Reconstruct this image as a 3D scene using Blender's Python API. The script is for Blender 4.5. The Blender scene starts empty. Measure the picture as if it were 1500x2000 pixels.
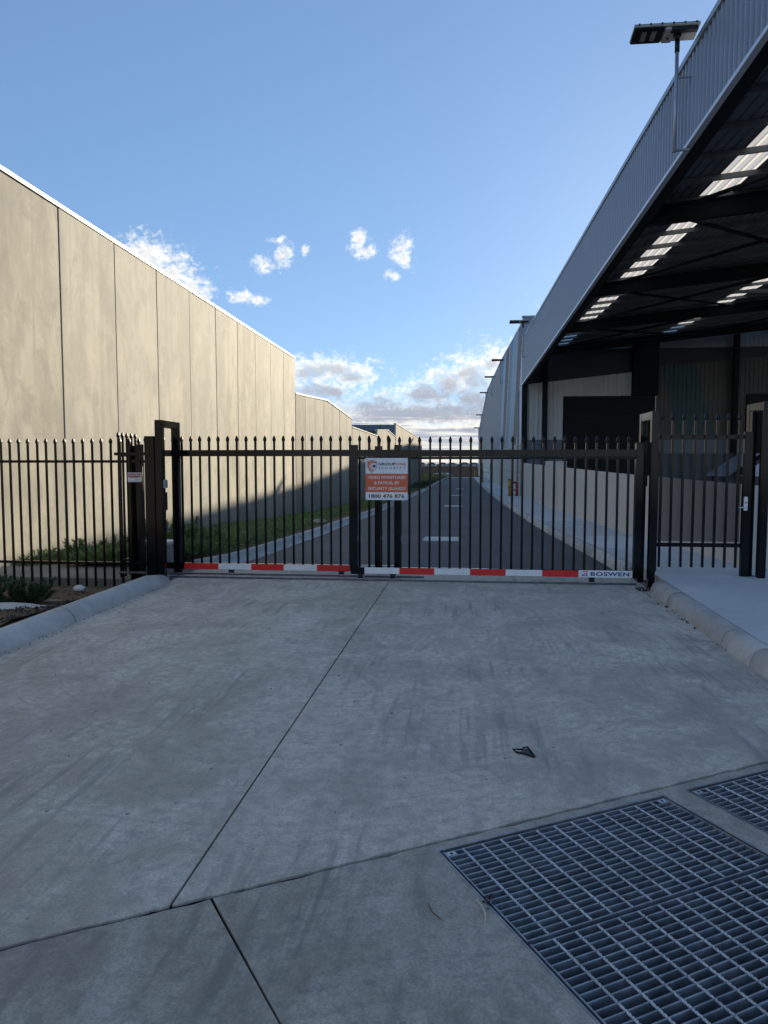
import bpy, bmesh, math, random
from mathutils import Vector, Matrix, noise
from mathutils.geometry import tessellate_polygon
R = math.radians
random.seed(7)
scn = bpy.context.scene
col = scn.collection

# ------------------------------------------------------------------ camera, sky, sun, exposure
cam_d = bpy.data.cameras.new('camera')
cam_d.sensor_fit = 'VERTICAL'; cam_d.sensor_height = 24.0; cam_d.lens = 24.0 * 1380 / 2000
cam_d.clip_start = 0.05; cam_d.clip_end = 20000
cam = bpy.data.objects.new('camera', cam_d); col.objects.link(cam)
cam.location = (0, 0, 1.6); cam.rotation_euler = (R(90 - 3.938), 0, R(5.779))
scn.camera = cam

SUN_AZ, SUN_EL = 18.4, 16.0          # degrees from +Y towards +X, degrees above the horizon
SKY_STRENGTH, SUN_STRENGTH, EXPOSURE = 0.10, 2.55, 1.98
scn.view_settings.view_transform = 'Standard'; scn.view_settings.look = 'None'
scn.view_settings.exposure = EXPOSURE; scn.view_settings.gamma = 1.0
scn.view_settings.use_curve_mapping = False
scn.cycles.max_bounces = 10; scn.cycles.diffuse_bounces = 5; scn.cycles.glossy_bounces = 4
scn.cycles.transparent_max_bounces = 12; scn.cycles.transmission_bounces = 6
scn.cycles.sample_clamp_indirect = 6.0
scn.cycles.use_denoising = True

def N(nt, typ, ins=None, **props):
    n = nt.nodes.new(typ)
    for k, v in props.items(): setattr(n, k, v)
    for k, v in (ins or {}).items():
        s = n.inputs[k]
        if isinstance(v, bpy.types.NodeSocket): nt.links.new(v, s)
        else: s.default_value = v
    return n
def M(nt, op, a, b=None, c=None, clamp=False):
    n = nt.nodes.new('ShaderNodeMath'); n.operation = op; n.use_clamp = clamp
    for i, v in enumerate((a, b, c)):
        if v is None: continue
        if isinstance(v, bpy.types.NodeSocket): nt.links.new(v, n.inputs[i])
        else: n.inputs[i].default_value = v
    return n.outputs[0]
def VM(nt, op, a, b=None):
    n = nt.nodes.new('ShaderNodeVectorMath'); n.operation = op
    for i, v in enumerate((a, b)):
        if v is None: continue
        if isinstance(v, bpy.types.NodeSocket): nt.links.new(v, n.inputs[i])
        else: n.inputs[i].default_value = v
    return n
def MIX(nt, f, a, b, blend='MIX'):
    n = nt.nodes.new('ShaderNodeMix'); n.data_type = 'RGBA'; n.blend_type = blend
    for i, v in ((0, f), (6, a), (7, b)):
        if isinstance(v, bpy.types.NodeSocket): nt.links.new(v, n.inputs[i])
        else: n.inputs[i].default_value = v if i == 0 else (tuple(v) + (1,) if len(v) == 3 else v)
    return n.outputs[2]
def SM(nt, v, lo, hi, a=0.0, b=1.0):
    n = N(nt, 'ShaderNodeMapRange', {'Value': v, 'From Min': lo, 'From Max': hi, 'To Min': a, 'To Max': b}, interpolation_type='SMOOTHSTEP')
    return n.outputs[0]
def NOISE(nt, vec, scale, detail=4, rough=0.55, dist=0.0):
    return N(nt, 'ShaderNodeTexNoise', {'Vector': vec, 'Scale': scale, 'Detail': detail, 'Roughness': rough, 'Distortion': dist}).outputs[0]

world = bpy.data.worlds.new('World'); scn.world = world; world.use_nodes = True
wt = world.node_tree; wt.nodes.clear()
sky = N(wt, 'ShaderNodeTexSky', sky_type='NISHITA', sun_disc=False, sun_elevation=R(SUN_EL), sun_rotation=R(SUN_AZ), altitude=1200.0, air_density=1.0, dust_density=0.35, ozone_density=4.5)
sky_g = N(wt, 'ShaderNodeGamma', {'Color': sky.outputs[0], 'Gamma': 0.56}).outputs[0]
sky_c = MIX(wt, 1.0, sky_g, (0.57, 0.68, 0.81), 'MULTIPLY')
bg_sky = N(wt, 'ShaderNodeBackground', {'Color': sky_c, 'Strength': SKY_STRENGTH})
# clouds: scattered cumulus as soft blobs in azimuth / elevation (degrees), broken up by noise
tc = N(wt, 'ShaderNodeTexCoord')
sep = N(wt, 'ShaderNodeSeparateXYZ', {0: tc.outputs['Generated']})
az = M(wt, 'MULTIPLY', M(wt, 'ARCTAN2', sep.outputs[0], sep.outputs[1]), 180 / math.pi)
el = M(wt, 'MULTIPLY', M(wt, 'ARCSINE', sep.outputs[2]), 180 / math.pi)
dirv = N(wt, 'ShaderNodeCombineXYZ', {0: az, 1: el, 2: 0.0}).outputs[0]
warp = N(wt, 'ShaderNodeTexNoise', {'Vector': dirv, 'Scale': 0.55, 'Detail': 3, 'Roughness': 0.5})
wv = VM(wt, 'MULTIPLY', VM(wt, 'SUBTRACT', warp.outputs[1], (0.5, 0.5, 0.5)).outputs[0], (1.5, 1.0, 0)).outputs[0]
pv = VM(wt, 'ADD', dirv, wv).outputs[0]
CLOUDS = [(-24.01,15.39,1.78,1.19),(-22.38,14.28,1.88,1.21),(-20.70,13.30,1.38,0.73),(-23.50,13.66,2.81,1.43),(-15.32,15.19,0.71,0.55),(-13.81,15.76,0.76,0.73),(-14.23,16.90,0.50,0.2),(-11.92,16.33,0.36,0.28),(-16.73,12.69,1.18,0.41),(-15.67,12.54,0.71,0.30),(-7.89,17.13,0.61,0.72),(-7.32,16.34,0.97,0.40),(-4.44,16.41,0.73,0.80),(-4.11,15.68,0.57,0.62),(-5.17,14.68,0.5,0.3),(-9.88,7.59,2.87,0.79),(-8.24,6.93,1.72,0.72),(-11.51,7.30,2.04,0.95),(-11.11,5.82,2.87,0.80),(-6.19,4.51,3.29,0.89),(-2.49,5.60,2.25,1.20),(-0.65,6.31,2.03,1.43),(1.37,6.88,2.01,1.74),(2.97,7.92,1.52,1.41),(4.16,8.59,1.19,0.85),(1.59,5.08,3.21,1.60),(-1.66,4.09,7.67,0.89),
    (-38,9,4,2.2),(-46,12,5,2),(-52,6,7,2.4),(-66,10,5,2.6),(-84,8,7,3),(-104,12,6,3),(-128,8,8,3),(-150,11,6,3),(-172,8,8,3),(12,9,5,2.6),(22,7,6,2.2),(38,11,5,2.4),(54,8,8,2.6),(76,11,6,3),(98,8,8,3),(120,12,6,3),(144,9,8,3),(165,11,5,2.6)]
fieldv = None
for (a, e, ra, re) in CLOUDS:
    d = VM(wt, 'LENGTH', VM(wt, 'MULTIPLY', VM(wt, 'SUBTRACT', pv, (a, e, 0)).outputs[0], (1 / ra, 1 / re, 0)).outputs[0]).outputs['Value']
    fieldv = d if fieldv is None else M(wt, 'SMOOTH_MIN', fieldv, d, 0.12)
cv = VM(wt, 'MULTIPLY', dirv, (1.0, 1.25, 1)).outputs[0]
puff = NOISE(wt, cv, 0.9, 7, 0.52, 0.5)
wisp = NOISE(wt, VM(wt, 'ADD', cv, (11.0, 5.0, 0)).outputs[0], 2.2, 5, 0.52, 0.9)
body = M(wt, 'SUBTRACT', 1.22, fieldv)
dens = M(wt, 'ADD', M(wt, 'ADD', body, M(wt, 'MULTIPLY', M(wt, 'SUBTRACT', puff, 0.5), 2.2)), M(wt, 'MULTIPLY', M(wt, 'SUBTRACT', wisp, 0.56), 2.2))
alpha = M(wt, 'MULTIPLY', SM(wt, dens, -0.45, 1.35), SM(wt, el, 9.0, 13.0, 1.0, 0.92))
# layered grey sheet low over the horizon
sv = VM(wt, 'MULTIPLY', dirv, (0.07, 1.1, 1)).outputs[0]
streak = NOISE(wt, sv, 1.6, 7, 0.6, 0.4)
lowmask = M(wt, 'MULTIPLY', SM(wt, el, 3.4, 5.4, 1, 0), SM(wt, el, -0.5, 0.2))
sheet_a = M(wt, 'MULTIPLY', lowmask, SM(wt, streak, 0.22, 0.44, 0.35, 0.96))
sheet_c = MIX(wt, SM(wt, streak, 0.40, 0.60), (0.25, 0.242, 0.228), (0.095, 0.108, 0.135))
sheet_c = MIX(wt, SM(wt, el, 0.1, 2.4, 0.6, 0.0), sheet_c, (0.25, 0.236, 0.208))
roll = NOISE(wt, VM(wt, 'MULTIPLY', dirv, (0.45, 0.9, 1)).outputs[0], 1.0, 6, 0.6, 0.3)
grey_f = M(wt, 'MULTIPLY', SM(wt, M(wt, 'ADD', M(wt, 'ADD', M(wt, 'ADD', body, SM(wt, el, 3.6, 8.2, 0.62, 0.0)), M(wt, 'MULTIPLY', M(wt, 'SUBTRACT', roll, 0.5), 1.6)), M(wt, 'MULTIPLY', M(wt, 'SUBTRACT', puff, 0.5), 0.9)), 0.40, 1.15), SM(wt, el, 4.0, 12.0, 1.0, 0.45))
cum_c = MIX(wt, grey_f, (0.37, 0.35, 0.305), (0.112, 0.12, 0.142))
bg_cum = N(wt, 'ShaderNodeBackground', {'Color': cum_c, 'Strength': 1.0})
bg_sheet = N(wt, 'ShaderNodeBackground', {'Color': sheet_c, 'Strength': 1.0})
m1 = N(wt, 'ShaderNodeMixShader', {0: sheet_a, 1: bg_sky.outputs[0], 2: bg_sheet.outputs[0]})
m2 = N(wt, 'ShaderNodeMixShader', {0: alpha, 1: m1.outputs[0], 2: bg_cum.outputs[0]})
wo = N(wt, 'ShaderNodeOutputWorld', {0: m2.outputs[0]})

sun_d = bpy.data.lights.new('sun', 'SUN'); sun_d.energy = SUN_STRENGTH; sun_d.angle = R(0.53); sun_d.color = (1.0, 0.86, 0.63)
sun = bpy.data.objects.new('sun', sun_d); col.objects.link(sun)
sd = Vector((math.sin(R(SUN_AZ)) * math.cos(R(SUN_EL)), math.cos(R(SUN_AZ)) * math.cos(R(SUN_EL)), math.sin(R(SUN_EL))))
sun.rotation_euler = sd.to_track_quat('Z', 'Y').to_euler(); sun.location = (20, 60, 40)

# ------------------------------------------------------------------ materials
def new_mat(name):
    m = bpy.data.materials.new(name); m.use_nodes = True
    nt = m.node_tree; b = nt.nodes['Principled BSDF']
    return m, nt, b
def setin(nt, b, **kw):
    names = {'base': 'Base Color', 'rough': 'Roughness', 'metal': 'Metallic', 'spec': 'Specular IOR Level', 'normal': 'Normal', 'coat': 'Coat Weight', 'trans': 'Transmission Weight'}
    for k, v in kw.items():
        s = b.inputs[names[k]]
        if isinstance(v, bpy.types.NodeSocket): nt.links.new(v, s)
        elif k == 'base': s.default_value = tuple(v) + (1,)
        else: s.default_value = v
def bump(nt, h, strength=0.3, dist=0.01):
    return N(nt, 'ShaderNodeBump', {'Height': h, 'Strength': strength, 'Distance': dist}).outputs[0]
def pos(nt): return N(nt, 'ShaderNodeNewGeometry').outputs['Position']
def rnd(nt): return N(nt, 'ShaderNodeObjectInfo').outputs['Random']

def paint(name, c, rough=0.4, metal=0.0, spec=0.5, var=0.12, dust=None, scale=6.0):
    m, nt, b = new_mat(name)
    p = pos(nt)
    n1 = NOISE(nt, p, scale, 5)
    cc = MIX(nt, SM(nt, n1, 0.3, 0.7), [x * (1 - var) for x in c], [min(1, x * (1 + var)) for x in c])
    if dust:
        n2 = NOISE(nt, p, scale * 3, 6, 0.65)
        cc = MIX(nt, SM(nt, n2, 0.52, 0.8, 0, dust), cc, (0.28, 0.25, 0.21))
    setin(nt, b, base=cc, metal=metal, spec=spec, rough=SM(nt, n1, 0.25, 0.75, rough * 0.85, min(1, rough * 1.2)))
    return m
def concrete(name, dark, light, big=0.6, rough=0.8, stain=0.35, blotch=(0.10, 0.10, 0.10), bumpy=0.35, streak=None, tint=0.1):
    m, nt, b = new_mat(name)
    p = pos(nt)
    v = VM(nt, 'ADD', p, N(nt, 'ShaderNodeCombineXYZ', {0: M(nt, 'MULTIPLY', rnd(nt), 31.0), 1: 0.0, 2: 0.0}).outputs[0]).outputs[0] if tint else p
    n1 = NOISE(nt, v, big, 7, 0.6, 0.3)
    n2 = NOISE(nt, p, 7.0, 8, 0.65)
    n3 = NOISE(nt, p, 160.0, 3, 0.6)
    f = M(nt, 'ADD', M(nt, 'MULTIPLY', n1, 0.62), M(nt, 'MULTIPLY', n2, 0.38))
    c = MIX(nt, SM(nt, f, 0.34, 0.66), dark, light)
    if streak:
        s = NOISE(nt, VM(nt, 'MULTIPLY', v, streak).outputs[0], 1.0, 6, 0.6, 0.5)
        c = MIX(nt, SM(nt, s, 0.45, 0.75, 0, 0.55), c, [x * 0.62 for x in light])
        s2 = NOISE(nt, VM(nt, 'MULTIPLY', v, [q * 2.3 for q in streak]).outputs[0], 1.0, 6, 0.6, 0.8)
        c = MIX(nt, SM(nt, s2, 0.55, 0.75, 0, 0.4), c, [min(1, x * 1.25) for x in light])
    n4 = NOISE(nt, p, 2.2, 6, 0.7)
    c = MIX(nt, SM(nt, n4, 0.56, 0.80, 0, stain), c, blotch)
    c = MIX(nt, SM(nt, n3, 0.30, 0.75, 0.22, 0.0), c, [x * 0.5 for x in dark])
    if tint:
        br = SM(nt, rnd(nt), 0.0, 1.0, 1 - tint, 1 + tint)
        c = MIX(nt, 1.0, c, N(nt, 'ShaderNodeCombineXYZ', {0: br, 1: br, 2: br}).outputs[0], 'MULTIPLY')
    h = M(nt, 'ADD', M(nt, 'MULTIPLY', n2, 1.0), M(nt, 'MULTIPLY', n3, 0.35))
    setin(nt, b, base=c, rough=SM(nt, n2, 0.3, 0.7, rough - 0.12, min(1, rough + 0.1)), spec=0.35, normal=bump(nt, h, bumpy, 0.006))
    return m

def driveway_mat(name, k=1.0):
    m, nt, b = new_mat(name)
    p = pos(nt)
    def K(*c): return [min(.92, x * k) for x in c]
    n1 = NOISE(nt, p, 0.45, 6, 0.6, 0.8)
    n2 = NOISE(nt, p, 2.1, 10, 0.70, 0.7)
    n3 = NOISE(nt, p, 95.0, 5, 0.7)
    n6 = NOISE(nt, p, 14.0, 8, 0.72, 0.3)
    f = M(nt, 'ADD', M(nt, 'MULTIPLY', n1, 0.45), M(nt, 'MULTIPLY', n2, 0.55))
    c = MIX(nt, SM(nt, f, 0.39, 0.60), K(0.50, 0.425, 0.335), K(0.80, 0.695, 0.56))
    # pale cement smears left by the float
    mp = N(nt, 'ShaderNodeMapping', {'Vector': p, 'Rotation': (0, 0, R(80)), 'Scale': (1.5, 0.8, 1)})
    s_ = NOISE(nt, mp.outputs[0], 1.9, 12, 0.74, 0.9)
    c = MIX(nt, SM(nt, s_, 0.50, 0.64, 0, 0.6), c, K(0.88, 0.785, 0.655))
    c = MIX(nt, SM(nt, s_, 0.36, 0.46, 0.5, 0), c, K(0.42, 0.36, 0.285))
    # arcs of the power trowel: thin rings, broken up
    wv_ = N(nt, 'ShaderNodeTexWave', {'Vector': VM(nt, 'ADD', p, (1.3, -6.5, 0)).outputs[0], 'Scale': 3.4, 'Distortion': 5.0, 'Detail': 3.0, 'Detail Scale': 0.7}, wave_type='RINGS', rings_direction='Z')
    arcs = M(nt, 'MULTIPLY', SM(nt, wv_.outputs[1], 0.72, 0.98, 0, 0.30), SM(nt, n2, 0.48, 0.60))
    c = MIX(nt, arcs, c, K(0.36, 0.33, 0.29))
    # tyre scuffs: fine streaks gated by broad patches
    for ang, sc, thr in ((8, (14.0, 0.9, 1), 0.55), (-30, (12.0, 1.1, 1), 0.57)):
        mp = N(nt, 'ShaderNodeMapping', {'Vector': p, 'Rotation': (0, 0, R(ang)), 'Scale': sc, 'Location': (ang, 0, 0)})
        s1 = NOISE(nt, mp.outputs[0], 1.0, 5, 0.6, 0.3)
        gate = SM(nt, NOISE(nt, VM(nt, 'ADD', p, (ang, 3.0, 0)).outputs[0], 0.9, 3, 0.5), 0.50, 0.62)
        c = MIX(nt, M(nt, 'MULTIPLY', SM(nt, s1, thr - 0.06, thr + 0.12, 0, 0.6), gate), c, K(0.28, 0.255, 0.225))
    n5 = NOISE(nt, p, 1.5, 8, 0.74, 0.9)
    c = MIX(nt, SM(nt, n5, 0.58, 0.74, 0, 0.65), c, K(0.34, 0.28, 0.215))
    vo = N(nt, 'ShaderNodeTexVoronoi', {'Vector': p, 'Scale': 9.0, 'Randomness': 1.0})
    c = MIX(nt, M(nt, 'MULTIPLY', SM(nt, vo.outputs[0], 0.05, 0.13, 0.85, 0), SM(nt, n2, 0.50, 0.58)), c, K(0.14, 0.125, 0.11))
    c = MIX(nt, SM(nt, n6, 0.36, 0.58, 0.45, 0.0), c, K(0.32, 0.295, 0.26))
    c = MIX(nt, SM(nt, n3, 0.36, 0.60, 0.42, 0.0), c, K(0.27, 0.25, 0.225))
    h = M(nt, 'ADD', M(nt, 'MULTIPLY', n6, 0.8), M(nt, 'MULTIPLY', n3, 0.5))
    setin(nt, b, base=c, rough=SM(nt, n2, 0.3, 0.7, 0.6, 0.9), spec=0.3, normal=bump(nt, h, 0.6, 0.008))
    return m

MAT = {}
MAT['drive'] = driveway_mat('driveway concrete', 1.05)
MAT['apron'] = driveway_mat('apron concrete', 0.80)
MAT['kerb'] = concrete('kerb concrete', (0.50, 0.48, 0.445), (0.66, 0.64, 0.595), 2.2, 0.8, 0.6, (0.27, 0.245, 0.21), 0.7)
MAT['path'] = concrete('footpath concrete', (0.58, 0.57, 0.56), (0.70, 0.69, 0.68), 0.8, 0.75, 0.2, (0.3, 0.29, 0.27), 0.25)
def mat_precast():
    m, nt, b = new_mat('precast wall concrete'); p = pos(nt)
    v = VM(nt, 'ADD', p, N(nt, 'ShaderNodeCombineXYZ', {0: M(nt, 'MULTIPLY', rnd(nt), 31.0), 1: 0.0, 2: M(nt, 'MULTIPLY', rnd(nt), 57.0)}).outputs[0]).outputs[0]
    n1 = NOISE(nt, VM(nt, 'MULTIPLY', v, (1, 1, .5)).outputs[0], 0.75, 5, 0.55, 0.8)
    c = MIX(nt, SM(nt, n1, 0.33, 0.68), (0.36, 0.343, 0.295), (0.52, 0.49, 0.415))
    s1 = NOISE(nt, VM(nt, 'MULTIPLY', v, (2.2, 2.6, .16)).outputs[0], 1.0, 6, 0.58, 0.9)          # long runs of water staining
    c = MIX(nt, SM(nt, s1, 0.45, 0.70, 0, 0.6), c, (0.28, 0.27, 0.235))
    s2 = NOISE(nt, VM(nt, 'MULTIPLY', v, (0.9, 1.0, .38)).outputs[0], 1.0, 9, 0.66, 0.7)           # trowel sheen put into the colour as pale swirls
    c = MIX(nt, SM(nt, s2, 0.52, 0.80, 0, 0.45), c, (0.60, 0.56, 0.46))
    s3 = NOISE(nt, VM(nt, 'MULTIPLY', v, (7, 8, .9)).outputs[0], 1.0, 5, 0.6, 0.6)
    c = MIX(nt, SM(nt, s3, 0.50, 0.75, 0, 0.25), c, (0.24, 0.23, 0.20))
    m1 = NOISE(nt, VM(nt, 'MULTIPLY', v, (1, 1, .7)).outputs[0], 1.9, 12, 0.72, 0.5)
    c = MIX(nt, SM(nt, m1, 0.46, 0.64, 0, 0.7), c, (0.28, 0.272, 0.245))
    c = MIX(nt, SM(nt, m1, 0.32, 0.45, 0.5, 0), c, (0.58, 0.545, 0.46))
    n3 = NOISE(nt, p, 60.0, 4, 0.6)
    c = MIX(nt, SM(nt, n3, 0.30, 0.7, 0.16, 0.0), c, (0.15, 0.14, 0.12))
    c = MIX(nt, SM(nt, rnd(nt), 0.0, 1.0, 0.0, 0.35), c, (0.40, 0.392, 0.36))
    br = SM(nt, rnd(nt), 0.0, 1.0, 0.95, 1.05)
    c = MIX(nt, 1.0, c, N(nt, 'ShaderNodeCombineXYZ', {0: br, 1: br, 2: br}).outputs[0], 'MULTIPLY')
    setin(nt, b, base=c, rough=0.78, spec=0.18, normal=bump(nt, n3, 0.10, 0.004)); return m
MAT['precast'] = mat_precast()
MAT['dado'] = concrete('dado wall concrete', (0.66, 0.605, 0.52), (0.74, 0.685, 0.595), 0.4, 0.7, 0.12, (0.4, 0.37, 0.32), 0.12, None, 0.03)
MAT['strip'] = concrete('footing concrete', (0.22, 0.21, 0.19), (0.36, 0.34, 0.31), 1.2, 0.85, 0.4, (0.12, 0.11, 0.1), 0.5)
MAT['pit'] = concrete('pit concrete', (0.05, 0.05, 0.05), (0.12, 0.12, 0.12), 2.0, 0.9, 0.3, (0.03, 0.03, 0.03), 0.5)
MAT['joint'] = paint('joint filler', (0.012, 0.011, 0.010), 0.95, spec=0.1, var=0.3)
MAT['black'] = paint('black powder coat', (0.005, 0.006, 0.008), 0.14, 0.0, 0.3, 0.2, scale=3)
MAT['cap'] = paint('black plastic cap', (0.010, 0.012, 0.018), 0.5, 0.0, 0.3, 0.2)
MAT['black_rough'] = paint('black steel', (0.008, 0.008, 0.010), 0.5, 0.0, 0.4, 0.2)
MAT['rubber'] = paint('rubber', (0.02, 0.02, 0.02), 0.7)
MAT['red'] = paint('red reflective tape', (0.75, 0.02, 0.018), 0.4, var=0.08)
MAT['white'] = paint('white reflective tape', (0.84, 0.85, 0.86), 0.4, var=0.06)
MAT['signwhite'] = paint('white sign face', (0.86, 0.87, 0.89), 0.45, var=0.02)
MAT['orange'] = paint('orange sign band', (0.74, 0.15, 0.06), 0.45, var=0.03)
MAT['navy'] = paint('navy print', (0.015, 0.02, 0.06), 0.45, var=0.05)
MAT['bluep'] = paint('blue print', (0.02, 0.04, 0.22), 0.45, var=0.05)
MAT['greyp'] = paint('grey blue print', (0.16, 0.22, 0.32), 0.45, var=0.05)
MAT['signred'] = paint('red sign band', (0.35, 0.02, 0.03), 0.45, var=0.05)
MAT['galv'] = paint('galvanised steel', (0.62, 0.64, 0.66), 0.5, 0.4, 0.5, 0.2, dust=0.2, scale=9)
MAT['galv_bar'] = paint('weathered galvanised bar', (0.33, 0.345, 0.365), 0.45, 0.45, 0.5, 0.25, dust=0.25, scale=14)
MAT['steel'] = paint('track steel', (0.20, 0.21, 0.23), 0.4, 0.8, 0.5, 0.3, dust=0.3, scale=10)
MAT['alu'] = paint('brushed metal', (0.65, 0.66, 0.68), 0.3, 0.8)
MAT['fascia'] = paint('slate grey metal cladding', (0.27, 0.295, 0.345), 0.33, 0.35, 0.5, 0.06, scale=0.8)
MAT['flash'] = paint('pale flashing', (0.58, 0.62, 0.70), 0.35, 0.3, 0.5, 0.05)
MAT['coping'] = paint('off white coping', (0.72, 0.69, 0.62), 0.45, 0.1, var=0.05)
MAT['roofsheet'] = paint('dark roof sheet', (0.20, 0.21, 0.22), 0.7, 0.0, 0.2, var=0.1)
MAT['darksteel'] = paint('dark painted steel', (0.018, 0.02, 0.024), 0.7, 0.0, 0.1, var=0.2)
MAT['shadeclad'] = paint('charcoal cladding with shade', (0.03, 0.034, 0.042), 0.5, 0.1, var=0.08)  # dark tone holds the shade of these wall faces as colour
MAT['greyclad'] = paint('light grey cladding', (0.68, 0.69, 0.69), 0.45, 0.0, var=0.04, scale=0.7)
MAT['shade_bluegrey'] = paint('blue grey wall shade', (0.15, 0.19, 0.24), 0.5, 0.1, var=0.06, scale=0.5)  # blue grey is the walls' shade put into the base colour
MAT['roller'] = paint('black roller shutter', (0.007, 0.008, 0.011), 0.4, 0.0, 0.25, var=0.1)
MAT['yellow'] = paint('yellow bollard paint', (0.62, 0.30, 0.03), 0.45, var=0.1)
MAT['hydrant'] = paint('red hydrant paint', (0.38, 0.02, 0.03), 0.4, var=0.1)
MAT['greybox'] = paint('grey plastic', (0.33, 0.34, 0.36), 0.45)
MAT['darkgrey'] = paint('dark grey plastic', (0.07, 0.07, 0.075), 0.5)
MAT['whitebox'] = paint('white plastic', (0.75, 0.75, 0.74), 0.45)
MAT['pv'] = paint('solar panel glass', (0.012, 0.018, 0.05), 0.15, 0.0, 0.7, 0.1)
MAT['lamp_under'] = paint('lamp underside', (0.45, 0.44, 0.42), 0.5, 0.2)
MAT['lens'] = paint('led lens', (0.22, 0.21, 0.19), 0.25)
MAT['screen'] = paint('car glass with painted sky', (0.42, 0.52, 0.66), 0.2)  # reflected sky painted in as a pale blue base colour
MAT['carpaint'] = paint('dark car paint', (0.02, 0.025, 0.035), 0.2, 0.2, 0.6)
MAT['timber'] = paint('weathered timber', (0.26, 0.20, 0.13), 0.8, var=0.25)
MAT['fabric'] = concrete('pale weed fabric', (0.42, 0.41, 0.39), (0.58, 0.57, 0.55), 3.0, 0.9, 0.3, (0.25, 0.22, 0.18), 0.6)
MAT['twig'] = paint('dry twig', (0.62, 0.55, 0.44), 0.8, var=0.2)
MAT['twig_brown'] = paint('brown twig', (0.16, 0.11, 0.07), 0.85, var=0.2)
MAT['litter'] = paint('dark litter', (0.035, 0.03, 0.025), 0.85, var=0.3)
MAT['stone'] = concrete('pale stone', (0.38, 0.35, 0.30), (0.6, 0.57, 0.5), 4.0, 0.85, 0.3, (0.25, 0.2, 0.15), 0.6)
MAT['roof_tile'] = paint('dark roof tile', (0.06, 0.06, 0.07), 0.7)
MAT['housewall'] = paint('pale render', (0.5, 0.49, 0.46), 0.8)
MAT['green'] = paint('green paint', (0.18, 0.34, 0.12), 0.5)
MAT['hill'] = paint('haze blue hill', (0.10, 0.14, 0.20), 0.9)  # distance haze put into the base colour as blue

def mat_asphalt():
    m, nt, b = new_mat('asphalt'); p = pos(nt)
    n1 = NOISE(nt, p, 0.4, 6, 0.6); n2 = NOISE(nt, p, 220.0, 3, 0.7)
    mp = N(nt, 'ShaderNodeMapping', {'Vector': p, 'Scale': (1.6, 0.06, 1)})
    s = NOISE(nt, mp.outputs[0], 1.0, 6, 0.6)
    c = MIX(nt, SM(nt, n1, 0.3, 0.7), (0.056, 0.052, 0.049), (0.085, 0.078, 0.073))
    c = MIX(nt, SM(nt, s, 0.5, 0.75, 0, 0.5), c, (0.10, 0.098, 0.095))
    c = MIX(nt, SM(nt, n2, 0.4, 0.75, 0, 0.5), c, (0.13, 0.13, 0.13))
    setin(nt, b, base=c, rough=0.72, spec=0.4, normal=bump(nt, n2, 0.5, 0.006)); return m
MAT['asphalt'] = mat_asphalt()
def mat_soil(name, c1, c2, c3, sc=9.0):
    m, nt, b = new_mat(name); p = pos(nt)
    n1 = NOISE(nt, p, 1.1, 6, 0.65, 0.4); n2 = NOISE(nt, p, sc, 8, 0.7); n3 = NOISE(nt, p, 70.0, 4, 0.7)
    c = MIX(nt, SM(nt, n1, 0.35, 0.65), c1, c2)
    c = MIX(nt, SM(nt, n2, 0.45, 0.7, 0, 0.8), c, c3)
    c = MIX(nt, SM(nt, n3, 0.3, 0.7, 0.5, 0), c, [x * 0.4 for x in c1])
    setin(nt, b, base=c, rough=0.95, spec=0.0, normal=bump(nt, M(nt, 'ADD', n2, n3), 0.8, 0.03)); return m
MAT['soil'] = mat_soil('dry soil', (0.20, 0.15, 0.10), (0.33, 0.26, 0.18), (0.42, 0.33, 0.22))
MAT['field'] = mat_soil('ploughed field', (0.026, 0.025, 0.027), (0.038, 0.036, 0.038), (0.050, 0.047, 0.048), 0.6)
MAT['verge'] = mat_soil('grass verge', (0.06, 0.07, 0.03), (0.14, 0.14, 0.06), (0.22, 0.18, 0.09), 3.0)
MAT['gravel'] = mat_soil('dark gravel', (0.05, 0.045, 0.04), (0.10, 0.09, 0.08), (0.16, 0.145, 0.125), 30.0)
def mat_leaf(name, a, b_):
    m, nt, b = new_mat(name)
    n = NOISE(nt, pos(nt), 9.0, 3)
    c = MIX(nt, SM(nt, n, 0.3, 0.7), a, b_)
    setin(nt, b, base=c, rough=0.5, spec=0.4)
    tr = N(nt, 'ShaderNodeBsdfTranslucent', {'Color': c})
    mx = N(nt, 'ShaderNodeMixShader', {0: 0.22, 1: b.outputs[0], 2: tr.outputs[0]})
    nt.links.new(mx.outputs[0], nt.nodes['Material Output'].inputs[0]); return m
MAT['leaf'] = mat_leaf('ground cover leaf', (0.085, 0.14, 0.045), (0.21, 0.31, 0.11))
MAT['leaf_dark'] = mat_leaf('shrub leaf', (0.025, 0.05, 0.02), (0.07, 0.11, 0.045))
MAT['grass'] = mat_leaf('dry grass', (0.16, 0.17, 0.05), (0.36, 0.28, 0.11))
MAT['stem'] = paint('stem', (0.09, 0.05, 0.035), 0.8)
def mat_skylight():
    m, nt, b = new_mat('translucent roof sheet')
    tr = N(nt, 'ShaderNodeBsdfTranslucent', {'Color': (0.72, 0.69, 0.64, 1)})
    df = N(nt, 'ShaderNodeBsdfDiffuse', {'Color': (0.7, 0.7, 0.68, 1)})
    mx = N(nt, 'ShaderNodeMixShader', {0: 0.06, 1: tr.outputs[0], 2: df.outputs[0]})
    nt.links.new(mx.outputs[0], nt.nodes['Material Output'].inputs[0]); return m
MAT['skylight'] = mat_skylight()
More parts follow.
